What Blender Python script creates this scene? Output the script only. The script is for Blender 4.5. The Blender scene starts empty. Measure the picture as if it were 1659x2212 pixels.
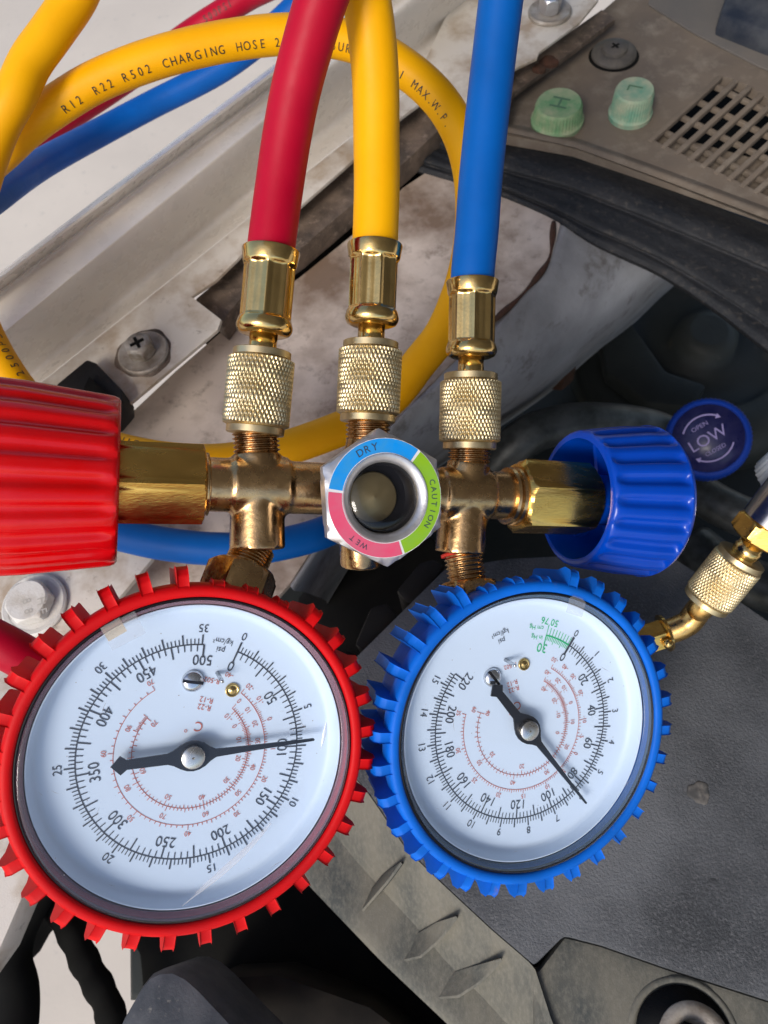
import bpy, bmesh, math, random
import numpy as np
from mathutils import Vector, Matrix
random.seed(4)
C = bpy.context.scene
COL = C.collection
R = math.radians
pi = math.pi

# ---------------------------------------------------------------- camera, sky, sun, exposure
# The scene is laid out in centimetres in the frame of the tilted camera (x right, y up, z back) and
# turned upright and scaled to metres by finish() at the end; UP is the world's vertical in that frame.
F = 1659.0
UP = Vector((-0.1, 0.41, 0.9)).normalized()
XW = Vector((0, 1, 0)).cross(UP).normalized()
YW = UP.cross(XW).normalized()
W = Matrix((XW, YW, UP)).to_4x4()
W.translation = Vector((0, 0, 1.0))
cam = bpy.data.objects.new('camera', bpy.data.cameras.new('camera'))
COL.objects.link(cam)
cam.matrix_world = W
cam.data.sensor_fit = 'HORIZONTAL'
cam.data.sensor_width = 36
cam.data.lens = 36.0
cam.data.clip_start = 0.005
cam.data.clip_end = 500
cam.data.dof.use_dof = True
cam.data.dof.focus_distance = 0.178
cam.data.dof.aperture_fstop = 44
C.camera = cam
C.render.resolution_x, C.render.resolution_y = 768, 1024

SUN_C = Vector((-0.42, -0.33, 0.85)).normalized()      # direction to the sun, camera frame
SUN_W = (W.to_3x3() @ SUN_C).normalized()
world = bpy.data.worlds.new('World')
C.world = world
world.use_nodes = True
nt = world.node_tree
sky = nt.nodes.new('ShaderNodeTexSky')
sky.sky_type = 'NISHITA'
sky.sun_disc = False
sky.sun_elevation = math.asin(SUN_W.z)
sky.sun_rotation = math.atan2(SUN_W.x, SUN_W.y)
sky.dust_density = 2.0
sky.air_density = 1.0
nt.links.new(sky.outputs[0], nt.nodes['Background'].inputs[0])
nt.nodes['Background'].inputs[1].default_value = 0.12
sun = bpy.data.objects.new('sun', bpy.data.lights.new('sun', 'SUN'))
COL.objects.link(sun)
sun.data.energy = 1.5
sun.data.angle = R(20)
sun.data.color = (1.0, 0.93, 0.84)
sun.matrix_world = SUN_W.to_track_quat('Z', 'Y').to_matrix().to_4x4()
C.view_settings.view_transform = 'Standard'
C.view_settings.look = 'None'
C.view_settings.gamma = 1
C.view_settings.exposure = 0.66
C.cycles.max_bounces = 10
C.cycles.transparent_max_bounces = 12

# ---------------------------------------------------------------- places
def ray(u, v): return Vector(((u - 829.5) / F, (1106 - v) / F, -1))
def pd(u, v, d): return ray(u, v) * d                        # by distance from the camera
def ph(u, v, h): r = ray(u, v); return r * (h / UP.dot(r))   # on the level h cm above (-below) the camera
BN = Vector((0.33, -0.045, 0.943)).normalized()              # the manifold lies in one tilted plane
BK = -18.3
def pm(u, v, c=0.0): r = ray(u, v); return r * ((BK + c) / BN.dot(r))
def scm(u, v, c=0.0): return F / -pm(u, v, c).z              # pixels per cm there

# ---------------------------------------------------------------- materials
MATS = {}
def mat(name, col, rough=0.5, metal=0.0, col2=None, nscale=1.0, lo=0.35, hi=0.65, detail=6, bump=0.0, bscale=20.0,
        col3=None, nscale3=3.0, lo3=0.55, hi3=0.7, rvar=0.0, spec=0.5, stretch=None, coat=0.0, trans=0.0, sss=0.0):
    m = bpy.data.materials.new(name); m.use_nodes = True
    n = m.node_tree.nodes; l = m.node_tree.links; b = n['Principled BSDF']
    b.inputs['Base Color'].default_value = (*col, 1)
    b.inputs['Roughness'].default_value = rough
    b.inputs['Metallic'].default_value = metal
    b.inputs['Specular IOR Level'].default_value = spec
    if coat: b.inputs['Coat Weight'].default_value = coat; b.inputs['Coat Roughness'].default_value = 0.08
    if sss: b.inputs['Subsurface Weight'].default_value = sss; b.inputs['Subsurface Scale'].default_value = 0.002
    tc = n.new('ShaderNodeTexCoord'); mp = n.new('ShaderNodeMapping')
    l.new(tc.outputs['Object'], mp.inputs['Vector'])
    s = 100.0
    mp.inputs['Scale'].default_value = (s, s, s) if stretch is None else tuple(s * k for k in stretch)
    def noise(sc, det=detail, ro=0.6):
        t = n.new('ShaderNodeTexNoise'); t.inputs['Scale'].default_value = sc
        t.inputs['Detail'].default_value = det; t.inputs['Roughness'].default_value = ro
        l.new(mp.outputs[0], t.inputs['Vector']); return t
    def ramp(src, a, c):
        r = n.new('ShaderNodeMapRange'); r.inputs[1].default_value = a; r.inputs[2].default_value = c
        l.new(src, r.inputs[0]); return r.outputs[0]
    cur = None
    if col2 is not None:
        t = noise(nscale); mx = n.new('ShaderNodeMix'); mx.data_type = 'RGBA'
        mx.inputs[6].default_value = (*col, 1); mx.inputs[7].default_value = (*col2, 1)
        l.new(ramp(t.outputs[0], lo, hi), mx.inputs[0]); cur = mx.outputs[2]
    if col3 is not None:
        t = noise(nscale3, 10, 0.7); mx = n.new('ShaderNodeMix'); mx.data_type = 'RGBA'
        if cur is not None: l.new(cur, mx.inputs[6])
        else: mx.inputs[6].default_value = (*col, 1)
        mx.inputs[7].default_value = (*col3, 1)
        l.new(ramp(t.outputs[0], lo3, hi3), mx.inputs[0]); cur = mx.outputs[2]
    if cur is not None: l.new(cur, b.inputs['Base Color'])
    if rvar:
        t = noise(nscale * 2.3 + 1); mr = n.new('ShaderNodeMapRange')
        mr.inputs[1].default_value = 0.3; mr.inputs[2].default_value = 0.7
        mr.inputs[3].default_value = max(0.03, rough - rvar); mr.inputs[4].default_value = rough + rvar
        l.new(t.outputs[0], mr.inputs[0]); l.new(mr.outputs[0], b.inputs['Roughness'])
    if bump:
        t = noise(bscale, 4, 0.6); bp = n.new('ShaderNodeBump')
        bp.inputs['Strength'].default_value = 1.0; bp.inputs['Distance'].default_value = bump * 0.01
        l.new(t.outputs[0], bp.inputs['Height']); l.new(bp.outputs[0], b.inputs['Normal'])
    MATS[name] = m
    return m

def clear_mat(name, tint=(0.97, 0.98, 1.0), gloss=1.0, rough=0.03, haze=0.0, hcol=(0.8, 0.82, 0.85)):
    m = bpy.data.materials.new(name); m.use_nodes = True
    n = m.node_tree.nodes; l = m.node_tree.links; n.remove(n['Principled BSDF'])
    o = n['Material Output']; tr = n.new('ShaderNodeBsdfTransparent'); gl = n.new('ShaderNodeBsdfGlossy')
    tr.inputs[0].default_value = (*tint, 1); gl.inputs['Roughness'].default_value = rough
    fr = n.new('ShaderNodeLayerWeight'); fr.inputs[0].default_value = 0.5
    mx = n.new('ShaderNodeMixShader')
    pw = n.new('ShaderNodeMath'); pw.operation = 'POWER'; pw.inputs[1].default_value = 5
    ad = n.new('ShaderNodeMath'); ad.operation = 'ADD'; ad.inputs[1].default_value = 0.04
    mt = n.new('ShaderNodeMath'); mt.operation = 'MULTIPLY'; mt.inputs[1].default_value = gloss; mt.use_clamp = True
    l.new(fr.outputs['Facing'], pw.inputs[0]); l.new(pw.outputs[0], ad.inputs[0]); l.new(ad.outputs[0], mt.inputs[0]); l.new(mt.outputs[0], mx.inputs[0])
    l.new(tr.outputs[0], mx.inputs[1]); l.new(gl.outputs[0], mx.inputs[2])
    out = mx.outputs[0]
    if haze:
        df = n.new('ShaderNodeBsdfDiffuse'); df.inputs[0].default_value = (*hcol, 1)
        m2 = n.new('ShaderNodeMixShader'); m2.inputs[0].default_value = haze
        l.new(out, m2.inputs[1]); l.new(df.outputs[0], m2.inputs[2]); out = m2.outputs[0]
    l.new(out, o.inputs[0]); return m

M_ground = mat('concrete', (0.62, 0.545, 0.455), 0.9, col2=(0.54, 0.475, 0.40), nscale=0.03, bump=0.02, bscale=2, col3=(0.38, 0.35, 0.31), nscale3=0.4, lo3=0.6, hi3=0.75)
M_white = mat('white_car_paint', (0.78, 0.735, 0.67), 0.3, col2=(0.60, 0.56, 0.50), nscale=0.16, lo=0.45, hi=0.8, col3=(0.40, 0.35, 0.28), nscale3=1.3, lo3=0.68, hi3=0.82, bump=0.006, bscale=30, rvar=0.12)
M_dirty = mat('dirty_white_paint', (0.60, 0.52, 0.46), 0.55, col2=(0.20, 0.14, 0.10), nscale=0.22, lo=0.40, hi=0.62, detail=8, col3=(0.13, 0.095, 0.07), nscale3=1.3, lo3=0.54, hi3=0.80, bump=0.01, bscale=25, rvar=0.15)
M_flange = mat('flange_paint', (0.60, 0.56, 0.50), 0.45, col2=(0.36, 0.28, 0.20), nscale=0.55, lo=0.45, hi=0.66, detail=10, col3=(0.14, 0.10, 0.07), nscale3=1.5, lo3=0.6, hi3=0.75, bump=0.008, bscale=25, rvar=0.12)
M_brown = mat('grimy_brown_steel', (0.17, 0.125, 0.095), 0.7, col2=(0.06, 0.045, 0.035), nscale=0.9, col3=(0.26, 0.20, 0.16), nscale3=2.5, bump=0.03, bscale=8)
M_slope = mat('grey_paint', (0.40, 0.41, 0.44), 0.55, col2=(0.17, 0.17, 0.18), nscale=0.13, lo=.35, hi=.65, col3=(0.07, 0.055, 0.04), nscale3=0.7, lo3=0.54, hi3=0.75, bump=0.01, bscale=10)
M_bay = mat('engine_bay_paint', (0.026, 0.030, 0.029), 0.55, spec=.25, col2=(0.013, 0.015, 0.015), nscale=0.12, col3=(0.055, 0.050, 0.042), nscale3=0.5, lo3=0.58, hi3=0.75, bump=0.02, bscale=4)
M_pipe = mat('dull_aluminium_pipe', (0.085, 0.095, 0.10), 0.42, 0.3, col2=(0.02, 0.024, 0.025), nscale=0.8, bump=0.01, bscale=12)
M_black = mat('black_plastic', (0.006, 0.006, 0.007), 0.55, spec=.25, col2=(0.012, 0.0115, 0.011), nscale=0.6, bump=0.01, bscale=20, rvar=0.1)
M_void = mat('black_parts_and_shade', (0.005, 0.005, 0.005), 0.9, spec=.1, col2=(0.009, 0.009, 0.008), nscale=0.5)  # black for dark parts, also for the painted shade in the channel gap
M_rubber = mat('dusty_rubber', (0.012, 0.014, 0.018), 0.72, col2=(0.024, 0.025, 0.028), nscale=0.5, spec=.25, col3=(0.085, 0.075, 0.065), nscale3=3.6, lo3=0.54, hi3=0.8, bump=0.05, bscale=5, rvar=0.12, stretch=(1, 1, 1))
M_cowl = mat('dusty_cowl_plastic', (0.175, 0.140, 0.108), 0.78, spec=.2, col2=(0.115, 0.096, 0.08), nscale=0.22, lo=0.35, hi=0.7, col3=(0.22, 0.19, 0.155), nscale3=0.9, lo3=0.5, hi3=0.75, bump=0.006, bscale=40)
M_cowlb = mat('blue_grey_plastic', (0.014, 0.020, 0.034), 0.7, spec=.2, col2=(0.06, 0.065, 0.075), nscale=0.6, bump=0.01, bscale=20)
M_box = mat('air_box_plastic', (0.028, 0.031, 0.036), 0.6, spec=.35, col2=(0.098, 0.104, 0.115), nscale=0.13, lo=0.40, hi=0.62, detail=9, col3=(0.12, 0.122, 0.13), nscale3=11.0, lo3=0.5, hi3=0.75, bump=0.035, bscale=13, rvar=0.1)
M_boxd = mat('dust_covered_plastic', (0.155, 0.147, 0.12), 0.8, spec=.2, col2=(0.07, 0.076, 0.072), nscale=0.5, lo=0.4, hi=0.65, col3=(0.20, 0.19, 0.16), nscale3=9.0, lo3=0.45, hi3=0.85, bump=0.012, bscale=22, stretch=(1, .45, 1))
M_bolt = mat('dirty_zinc_bolt', (0.50, 0.47, 0.42), 0.45, 0.35, col2=(0.25, 0.21, 0.16), nscale=2.2, bump=0.01, bscale=18)
M_boltw = mat('painted_bolt', (0.60, 0.585, 0.55), 0.5, col2=(0.42, 0.38, 0.32), nscale=1.5, lo=0.5, hi=0.75, bump=0.012, bscale=18)
M_rust = mat('rust', (0.07, 0.026, 0.014), 0.9, col2=(0.04, 0.02, 0.012), nscale=3, bump=0.05, bscale=9)
M_screw = mat('dusty_dark_screw', (0.10, 0.088, 0.075), 0.65, col2=(0.06, 0.055, 0.05), nscale=2, bump=0.008, bscale=18)
M_green = mat('green_cap_plastic', (0.12, 0.27, 0.13), 0.75, spec=.15, col2=(0.30, 0.34, 0.21), nscale=1.4, lo=0.35, hi=0.65, bump=0.006, bscale=20)
M_greent = mat('green_cap_plastic_teal', (0.13, 0.28, 0.20), 0.75, spec=.15, col2=(0.32, 0.35, 0.25), nscale=1.4, lo=0.35, hi=0.65, bump=0.006, bscale=20)
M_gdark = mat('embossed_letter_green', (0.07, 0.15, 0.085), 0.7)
M_hred = mat('red_rubber_hose', (0.40, 0.0, 0.020), 0.48, spec=.2, col2=(0.34, 0.0, 0.017), nscale=0.5, bump=0.004, bscale=5, rvar=0.06, col3=(0.10, 0.05, 0.01), nscale3=7.0, lo3=0.74, hi3=0.80)
M_hyel = mat('yellow_rubber_hose', (0.82, 0.40, 0.000), 0.48, spec=.2, col2=(0.76, 0.35, 0.0), nscale=0.4, lo=0.4, hi=0.7, bump=0.004, bscale=5, rvar=0.06, col3=(0.10, 0.05, 0.01), nscale3=7.0, lo3=0.74, hi3=0.80)
M_hblu = mat('blue_rubber_hose', (0.0, 0.095, 0.40), 0.48, spec=.2, col2=(0.0, 0.08, 0.34), nscale=0.5, bump=0.004, bscale=5, rvar=0.06, col3=(0.10, 0.05, 0.01), nscale3=7.0, lo3=0.74, hi3=0.80)
M_ink = mat('black_ink', (0.02, 0.018, 0.012), 0.6)
M_inkr = mat('dark_red_ink', (0.05, 0.004, 0.008), 0.6)
M_kred = mat('red_knob_plastic', (0.56, 0.0, 0.001), 0.22, spec=.35, bump=0.004, bscale=6, col2=(0.55, 0.004, 0.008), nscale=0.8, sss=0.1)
M_kblu = mat('blue_knob_plastic', (0.0, 0.05, 0.42), 0.22, spec=.35, bump=0.005, bscale=6, col2=(0.0, 0.048, 0.40), nscale=0.8, sss=0.05)
M_bred = mat('red_rubber_boot', (0.62, 0.0, 0.002), 0.55, spec=.2, col2=(0.52, 0.001, 0.004), nscale=0.9, bump=0.004, bscale=12, col3=(0.20, 0.12, 0.12), nscale3=2.2, lo3=0.64, hi3=0.95)
M_bblu = mat('blue_rubber_boot', (0.0, 0.13, 0.64), 0.55, spec=.2, col2=(0.0, 0.105, 0.50), nscale=0.9, bump=0.004, bscale=12, col3=(0.20, 0.12, 0.12), nscale3=2.2, lo3=0.64, hi3=0.95)
M_lowk = mat('blue_coupler_plastic', (0.0, 0.032, 0.28), 0.6, spec=.25, bump=0.004, bscale=12)
M_lowl = mat('navy_sticker', (0.012, 0.014, 0.075), 0.35, col2=(0.03, 0.03, 0.10), nscale=2.5, rvar=0.1)
M_lowt = mat('lilac_print', (0.30, 0.25, 0.50), 0.5)
M_dial = mat('dial_enamel_sky_tint', (0.60, 0.71, 0.86), 0.45, spec=.3)  # white enamel with the sky's bluish reflection put into the colour
M_dblk = mat('dial_black_print', (0.045, 0.055, 0.075), 0.5)
M_dred = mat('dial_red_print', (0.50, 0.13, 0.09), 0.5)
M_dgrn = mat('dial_green_print', (0.02, 0.45, 0.18), 0.5)
M_need = mat('black_needle', (0.010, 0.012, 0.018), 0.35)
M_cup = mat('black_gauge_cup', (0.005, 0.005, 0.008), 0.45, spec=.25)
M_brass = mat('polished_brass', (0.80, 0.57, 0.23), 0.17, 1.0, col2=(0.60, 0.41, 0.15), nscale=0.8, rvar=0.06, bump=0.003, bscale=14)
M_hexb = mat('machined_brass', (0.86, 0.53, 0.14), 0.24, 1.0, col2=(0.62, 0.38, 0.10), nscale=0.9, rvar=0.08, bump=0.004, bscale=22, stretch=(0.15, 1, 1))
M_knurl = mat('knurled_brass', (0.70, 0.58, 0.36), 0.4, 1.0, col2=(0.56, 0.45, 0.25), nscale=1.2, rvar=0.08)
M_cast = mat('copper_tinted_brass', (0.64, 0.42, 0.20), 0.25, 1.0, col3=(0.22, 0.12, 0.06), nscale3=2.4, lo3=.58, hi3=.78, col2=(0.40, 0.25, 0.12), nscale=0.9, rvar=0.09, bump=0.006, bscale=9)
M_elbow = mat('satin_brass_tube', (0.78, 0.50, 0.18), 0.3, 1.0, col2=(0.62, 0.38, 0.13), nscale=1.5, rvar=0.1, bump=0.004, bscale=14)
M_steel = mat('nickel_steel', (0.60, 0.58, 0.56), 0.22, 1.0, rvar=0.05, col2=(0.5, 0.48, 0.46), nscale=2)
M_alu = mat('satin_aluminium', (0.62, 0.62, 0.64), 0.36, 0.8, rvar=0.08, col2=(0.52, 0.51, 0.52), nscale=2, bump=0.004, bscale=16)
M_nickd = mat('nickel_screw', (0.62, 0.64, 0.67), 0.2, 1.0)
M_sblu = mat('ring_blue_print', (0.0, 0.27, 0.80), 0.5, spec=.2, col2=(0.03, 0.28, 0.66), nscale=2)
M_sgrn = mat('ring_green_print', (0.24, 0.45, 0.01), 0.5, spec=.2, col2=(0.22, 0.44, 0.04), nscale=2)
M_spnk = mat('ring_pink_print', (0.70, 0.08, 0.17), 0.5, spec=.2, col2=(0.62, 0.12, 0.20), nscale=2)
M_glass = clear_mat('clear_lens_plastic', (0.97, 0.985, 1.0), 1.0, 0.04)
M_lensr = clear_mat('lens_side_wall_red', (0.85, 0.88, 0.95), 0.8, 0.12, haze=0.32, hcol=(0.62, 0.38, 0.48))
M_lensb = clear_mat('lens_side_wall_blue', (0.85, 0.88, 0.95), 0.8, 0.12, haze=0.26, hcol=(0.30, 0.45, 0.68))
M_tape = clear_mat('clear_tape', (0.92, 0.93, 0.95), 2.0, 0.2, haze=0.16)
M_tapeo = clear_mat('amber_tape', (0.95, 0.72, 0.45), 2.0, 0.2, haze=0.22)
M_film = clear_mat('film_crease_glint', (0.95, 0.95, 0.98), 3.0, 0.15, haze=0.30)  # film creases; their pale haze stands in for the streak reflected on the lens
M_dust = mat('grey_dust', (0.30, 0.30, 0.32), 0.9)
M_oring = mat('red_o_ring', (0.45, 0.02, 0.01), 0.4)

# ---------------------------------------------------------------- mesh helpers
LOC = {}
class MB:
    def __init__(s): s.v = []; s.f = []; s.sm = []
    def add(s, v, f, smooth=True):
        o = len(s.v); s.v += [tuple(p) for p in v]; s.f += [tuple(i + o for i in q) for q in f]; s.sm += [smooth] * len(f); return s
def link(name, me, m, parent):
    o = bpy.data.objects.new(name, me); COL.objects.link(o)
    if m: me.materials.append(m)
    if parent: o.parent = parent
    return o
def mesh(name, mb, m, parent=None, origin=None, auto=None, bevel=0.0):
    """one mesh object; vertices given in the common frame, stored about the parent's base"""
    L = Vector((0, 0, 0))
    if parent is not None: L = LOC[parent]
    elif origin is not None: L = Vector(origin)
    me = bpy.data.meshes.new(name)
    me.from_pydata([tuple(Vector(p) - L) for p in mb.v], [], mb.f)
    me.polygons.foreach_set('use_smooth', mb.sm)
    bm = bmesh.new(); bm.from_mesh(me)
    bmesh.ops.remove_doubles(bm, verts=bm.verts, dist=1e-5)
    if bevel:
        es = [e for e in bm.edges if len(e.link_faces) == 2 and e.calc_face_angle(0) > 0.5]
        bmesh.ops.bevel(bm, geom=es, offset=bevel, segments=2, profile=0.6, affect='EDGES', clamp_overlap=True)
        for f in bm.faces: f.smooth = True
    bmesh.ops.recalc_face_normals(bm, faces=bm.faces)
    bm.to_mesh(me); bm.free(); me.update()
    if auto or bevel: me.set_sharp_from_angle(angle=R(auto or 40))
    o = link(name, me, m, parent)
    if parent is None: o.location = L
    LOC[o] = L
    return o
def thing(name, label, cat, base, group=None):
    o = bpy.data.objects.new(name, None); COL.objects.link(o); o.location = base; o.empty_display_size = 1
    o['label'] = label; o['category'] = cat
    if group: o['group'] = group
    LOC[o] = Vector(base); return o
def tag(o, label, cat, group=None):
    o['label'] = label; o['category'] = cat
    if group: o['group'] = group
    return o
def frame(d, ref=None):
    d = Vector(d).normalized(); ref = Vector(ref) if ref is not None else Vector((0, 0, 1))
    x = ref - d * ref.dot(d)
    if x.length < 1e-4: x = Vector((1, 0, 0)) - d * d.x
    x.normalize(); return x, d.cross(x), d
def lathe(A, B, prof, seg=48, rf=None, caps=(True, True), ref=None, smooth=True):
    """prof: [(cm along A->B, radius)]"""
    A = Vector(A); x, y, d = frame(Vector(B) - A, ref); mb = MB(); v = []; f = []
    for s, r in prof:
        for k in range(seg):
            t = 2 * pi * k / seg; rr = rf(t, s, r) if rf else r
            v.append(A + d * s + (x * math.cos(t) + y * math.sin(t)) * rr)
    n = len(prof)
    for i in range(n - 1):
        for k in range(seg):
            a = i * seg + k; b = i * seg + (k + 1) % seg; f.append((a, b, b + seg, a + seg))
    mb.add(v, f, smooth)
    if caps[0]: mb.add(v[:seg], [tuple(range(seg))[::-1]], False)
    if caps[1]: mb.add(v[-seg:], [tuple(range(seg))], False)
    return mb
def join(*mbs):
    o = MB()
    for m in mbs: o.v, b = o.v + m.v, len(o.v); o.f += [tuple(i + b for i in q) for q in m.f]; o.sm += m.sm
    return o
def hexprism(A, B, L0, L1, Rc, ph0=0.0, ref=None, cham=0.12, n=6, caps=(True, True)):
    """n-sided nut, corner radius Rc, with turned chamfers at both ends"""
    ap = Rc * math.cos(pi / n)
    def rf(t, s, r):
        a = (t - ph0) % (2 * pi / n) - pi / n
        return min(r, ap / math.cos(a))
    c = cham
    pr = [(L0, ap * 0.96), (L0 + c * 0.5, ap * 1.06), (L0 + c, Rc * 1.001), (L1 - c, Rc * 1.001), (L1 - c * 0.5, ap * 1.06), (L1, ap * 0.96)]
    return lathe(A, B, pr, 96, rf, ref=ref, caps=caps)
def cr(P, step=0.25):
    """Catmull-Rom through points, resampled evenly; points may be Vectors of any size"""
    P = [Vector(p) for p in P]; P = [2 * P[0] - P[1]] + P + [2 * P[-1] - P[-2]]; out = []
    for i in range(1, len(P) - 2):
        p0, p1, p2, p3 = P[i - 1:i + 3]
        for k in range(24):
            t = k / 24
            out.append(0.5 * ((2 * p1) + (p2 - p0) * t + (2 * p0 - 5 * p1 + 4 * p2 - p3) * t * t + (3 * p1 - p0 - 3 * p2 + p3) * t ** 3))
    out.append(P[-2]); q = [out[0]]; acc = 0; last = out[0]
    for p in out[1:]:
        d = (p - last).length
        while acc + d >= step:
            t = (step - acc) / d; last = last.lerp(p, t); q.append(last); d = (p - last).length; acc = 0
        acc += d; last = p
    if (q[-1] - out[-1]).length > step * 0.3: q.append(out[-1])
    return q
def tube(P, r, seg=28, caps=True, step=0.25, flat=None):
    Q = cr(P, step); mb = MB(); v = []; f = []; n = len(Q); x = None
    for i, p in enumerate(Q):
        t = (Q[min(i + 1, n - 1)] - Q[max(i - 1, 0)]).normalized()
        if x is None: x = frame(t)[0]
        x = (x - t * x.dot(t)).normalized(); y = t.cross(x)
        rr = r(i / (n - 1)) if callable(r) else r
        for k in range(seg):
            a = 2 * pi * k / seg; v.append(p + (x * math.cos(a) + y * math.sin(a)) * rr)
    for i in range(n - 1):
        for k in range(seg):
            a = i * seg + k; b = i * seg + (k + 1) % seg; f.append((a, b, b + seg, a + seg))
    mb.add(v, f)
    if caps: mb.add(v[:seg], [tuple(range(seg))[::-1]], False); mb.add(v[-seg:], [tuple(range(seg))], False)
    return mb, Q
def slab(pts, h, th, dz=0.0):
    """level plate whose top outline is given, th cm thick downwards"""
    T = [ph(u, v, h) for u, v in pts]; n = len(T)
    if sum((T[i].x * T[(i + 1) % n].y - T[(i + 1) % n].x * T[i].y) for i in range(n)) < 0: T.reverse()
    Bt = [p - UP * th for p in T]
    mb = MB(); mb.add(T, [tuple(range(n))], False); mb.add(Bt, [tuple(range(n))[::-1]], False)
    for i in range(n):
        j = (i + 1) % n; mb.add([T[i], Bt[i], Bt[j], T[j]], [(0, 1, 2, 3)], False)
    return mb
def resample(L, m):
    d = [0]
    for a, b in zip(L, L[1:]): d.append(d[-1] + math.hypot(b[0] - a[0], b[1] - a[1]))
    out = []
    for i in range(m):
        s = d[-1] * i / (m - 1); k = max(j for j in range(len(L) - 1) if d[j] <= s + 1e-9); t = (s - d[k]) / max(1e-9, d[k + 1] - d[k])
        out.append((L[k][0] + (L[k + 1][0] - L[k][0]) * t, L[k][1] + (L[k + 1][1] - L[k][1]) * t))
    return out
def relax(L, it=5):
    L = [Vector((a, b)) for a, b in L]
    for _ in range(it): L = [L[0]] + [(L[i - 1] + L[i] * 2 + L[i + 1]) / 4 for i in range(1, len(L) - 1)] + [L[-1]]
    return [(p.x, p.y) for p in L]
def loft(lines, m=40, sub=4, th=0.0, wob=0.0, sm=0):
    """sheet through long lines [(h, outline)]; smoothly interpolated across"""
    G = [[ph(u, v, h) for u, v in (relax(resample(L, m), sm) if sm else resample(L, m))] for h, L in lines]
    rows = []
    if sm:
        cols = []
        for j in range(m):
            c_ = [g_[j] for g_ in G]; c_ = [2 * c_[0] - c_[1]] + c_ + [2 * c_[-1] - c_[-2]]; o_ = []
            for i in range(1, len(c_) - 2):
                p0, p1, p2, p3 = c_[i - 1:i + 3]
                for k in range(sub):
                    t = k / sub; o_.append(0.5 * ((2 * p1) + (p2 - p0) * t + (2 * p0 - 5 * p1 + 4 * p2 - p3) * t * t + (3 * p1 - p0 - 3 * p2 + p3) * t ** 3))
            o_.append(c_[-2]); cols.append(o_)
        rows = [list(r_) for r_ in zip(*cols)]; G = []
    for i in range(len(G) - 1):
        for k in range(sub):
            rows.append([G[i][j].lerp(G[i + 1][j], k / sub) for j in range(m)])
    if G: rows.append(G[-1])
    v = []; f = []
    for i, r in enumerate(rows):
        for j, p in enumerate(r):
            if wob: p = p + UP * wob * (math.sin(j * 0.9 + i * 0.7) + math.sin(j * 0.37 - i * 1.3)) * 0.5
            v.append(p)
    for i in range(len(rows) - 1):
        for j in range(m - 1):
            a = i * m + j; f.append((a, a + 1, a + m + 1, a + m))
    return MB().add(v, f)
_tx = {}
def glyphs(s):
    """flat letter faces: (verts2d, faces, width), cap height 1"""
    if s in _tx: return _tx[s]
    cu = bpy.data.curves.new('t', 'FONT'); cu.body = s; cu.size = 1; cu.resolution_u = 3
    o = bpy.data.objects.new('t', cu); COL.objects.link(o)
    dg = bpy.context.evaluated_depsgraph_get(); me = bpy.data.meshes.new_from_object(o.evaluated_get(dg))
    bm = bmesh.new(); bm.from_mesh(me); bmesh.ops.triangulate(bm, faces=bm.faces)
    k = 1 / 0.729
    for _ in range(4):
        es = [e for e in bm.edges if e.calc_length() > 0.24]
        if not es: break
        bmesh.ops.subdivide_edges(bm, edges=es, cuts=1); bmesh.ops.triangulate(bm, faces=bm.faces)
    V = [(p.co.x * k, p.co.y * k) for p in bm.verts]; Fc = [tuple(q.index for q in f.verts) for f in bm.faces]; bm.free()
    bpy.data.objects.remove(o); bpy.data.curves.remove(cu); bpy.data.meshes.remove(me)
    x0 = min(a for a, b in V); x1 = max(a for a, b in V)
    _tx[s] = ([(a - (x0 + x1) / 2, b - 0.5) for a, b in V], Fc, x1 - x0); return _tx[s]

# ================================================================ the setting
g = MB()
gp = [ph(829, 1106, -100) + XW * a + YW * b for a, b in ((-900, -900), (900, -900), (900, 900), (-900, 900))]
g.add(gp, [(0, 1, 2, 3)], False)
go = mesh('ground', g, M_ground, origin=ph(829, 1106, -100)); go['kind'] = 'structure'

# ================================================================ the car
car = thing('car', 'open engine bay of a white car with dusty plastic covers, bolts and rubber seal', 'car', ph(829, 1106, -60))
def line(p, q, n=9): return [(p[0] + (q[0] - p[0]) * i / (n - 1), p[1] + (q[1] - p[1]) * i / (n - 1)) for i in range(n)]
OUT, CR1, CR2 = line((-260, 787), (980, -153)), line((-260, 822), (990, -118)), line((-260, 926), (1000, -104))
GUT, GU2 = line((-200, 1036), (1050, -2)), line((-160, 1022), (1090, 33))
fl = loft([(-36, OUT), (-21.3, OUT), (-20.9, CR1), (-21.0, [(a + 8, b + 10) for a, b in CR1]), (-20.9, CR2), (-21.05, [(a + 9, b + 12) for a, b in CR2]), (-21.9, [(a + (c - a) * .4, b + (d - b) * .4) for (a, b), (c, d) in zip(resample(CR2, 9), resample(GUT, 9))]), (-23.4, [(a + (c - a) * .75, b + (d - b) * .75) for (a, b), (c, d) in zip(resample(CR2, 9), resample(GUT, 9))]), (-24.3, GUT), (-23.75, GU2)], 70, 6, sm=10)
mesh('fender', fl, M_white, car, auto=50)
FE = [(240, 905), (470, 712), (478, 690), (413, 640), (466, 605), (525, 547), (650, 444), (763, 345), (870, 250), (960, 185), (1010, 150)]
fpl = slab([(-40, 985)] + [(60, 848), (575, 441), (960, 137), (1060, 58), (1080, 120)] + FE[::-1] + [(200, 955), (90, 1010)], -23.6, 0.18)
mesh('flange_panel', fpl, M_flange, car, bevel=0.04)
rb = slab([(420, 646), (466, 608), (525, 552), (650, 448), (763, 349), (870, 254), (960, 190), (985, 245), (880, 345), (763, 440), (645, 540), (560, 598), (500, 668), (478, 700)], -24.6, 1.2)
mesh('channel_strip', rb, M_brown, car, bevel=0.12)
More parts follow.
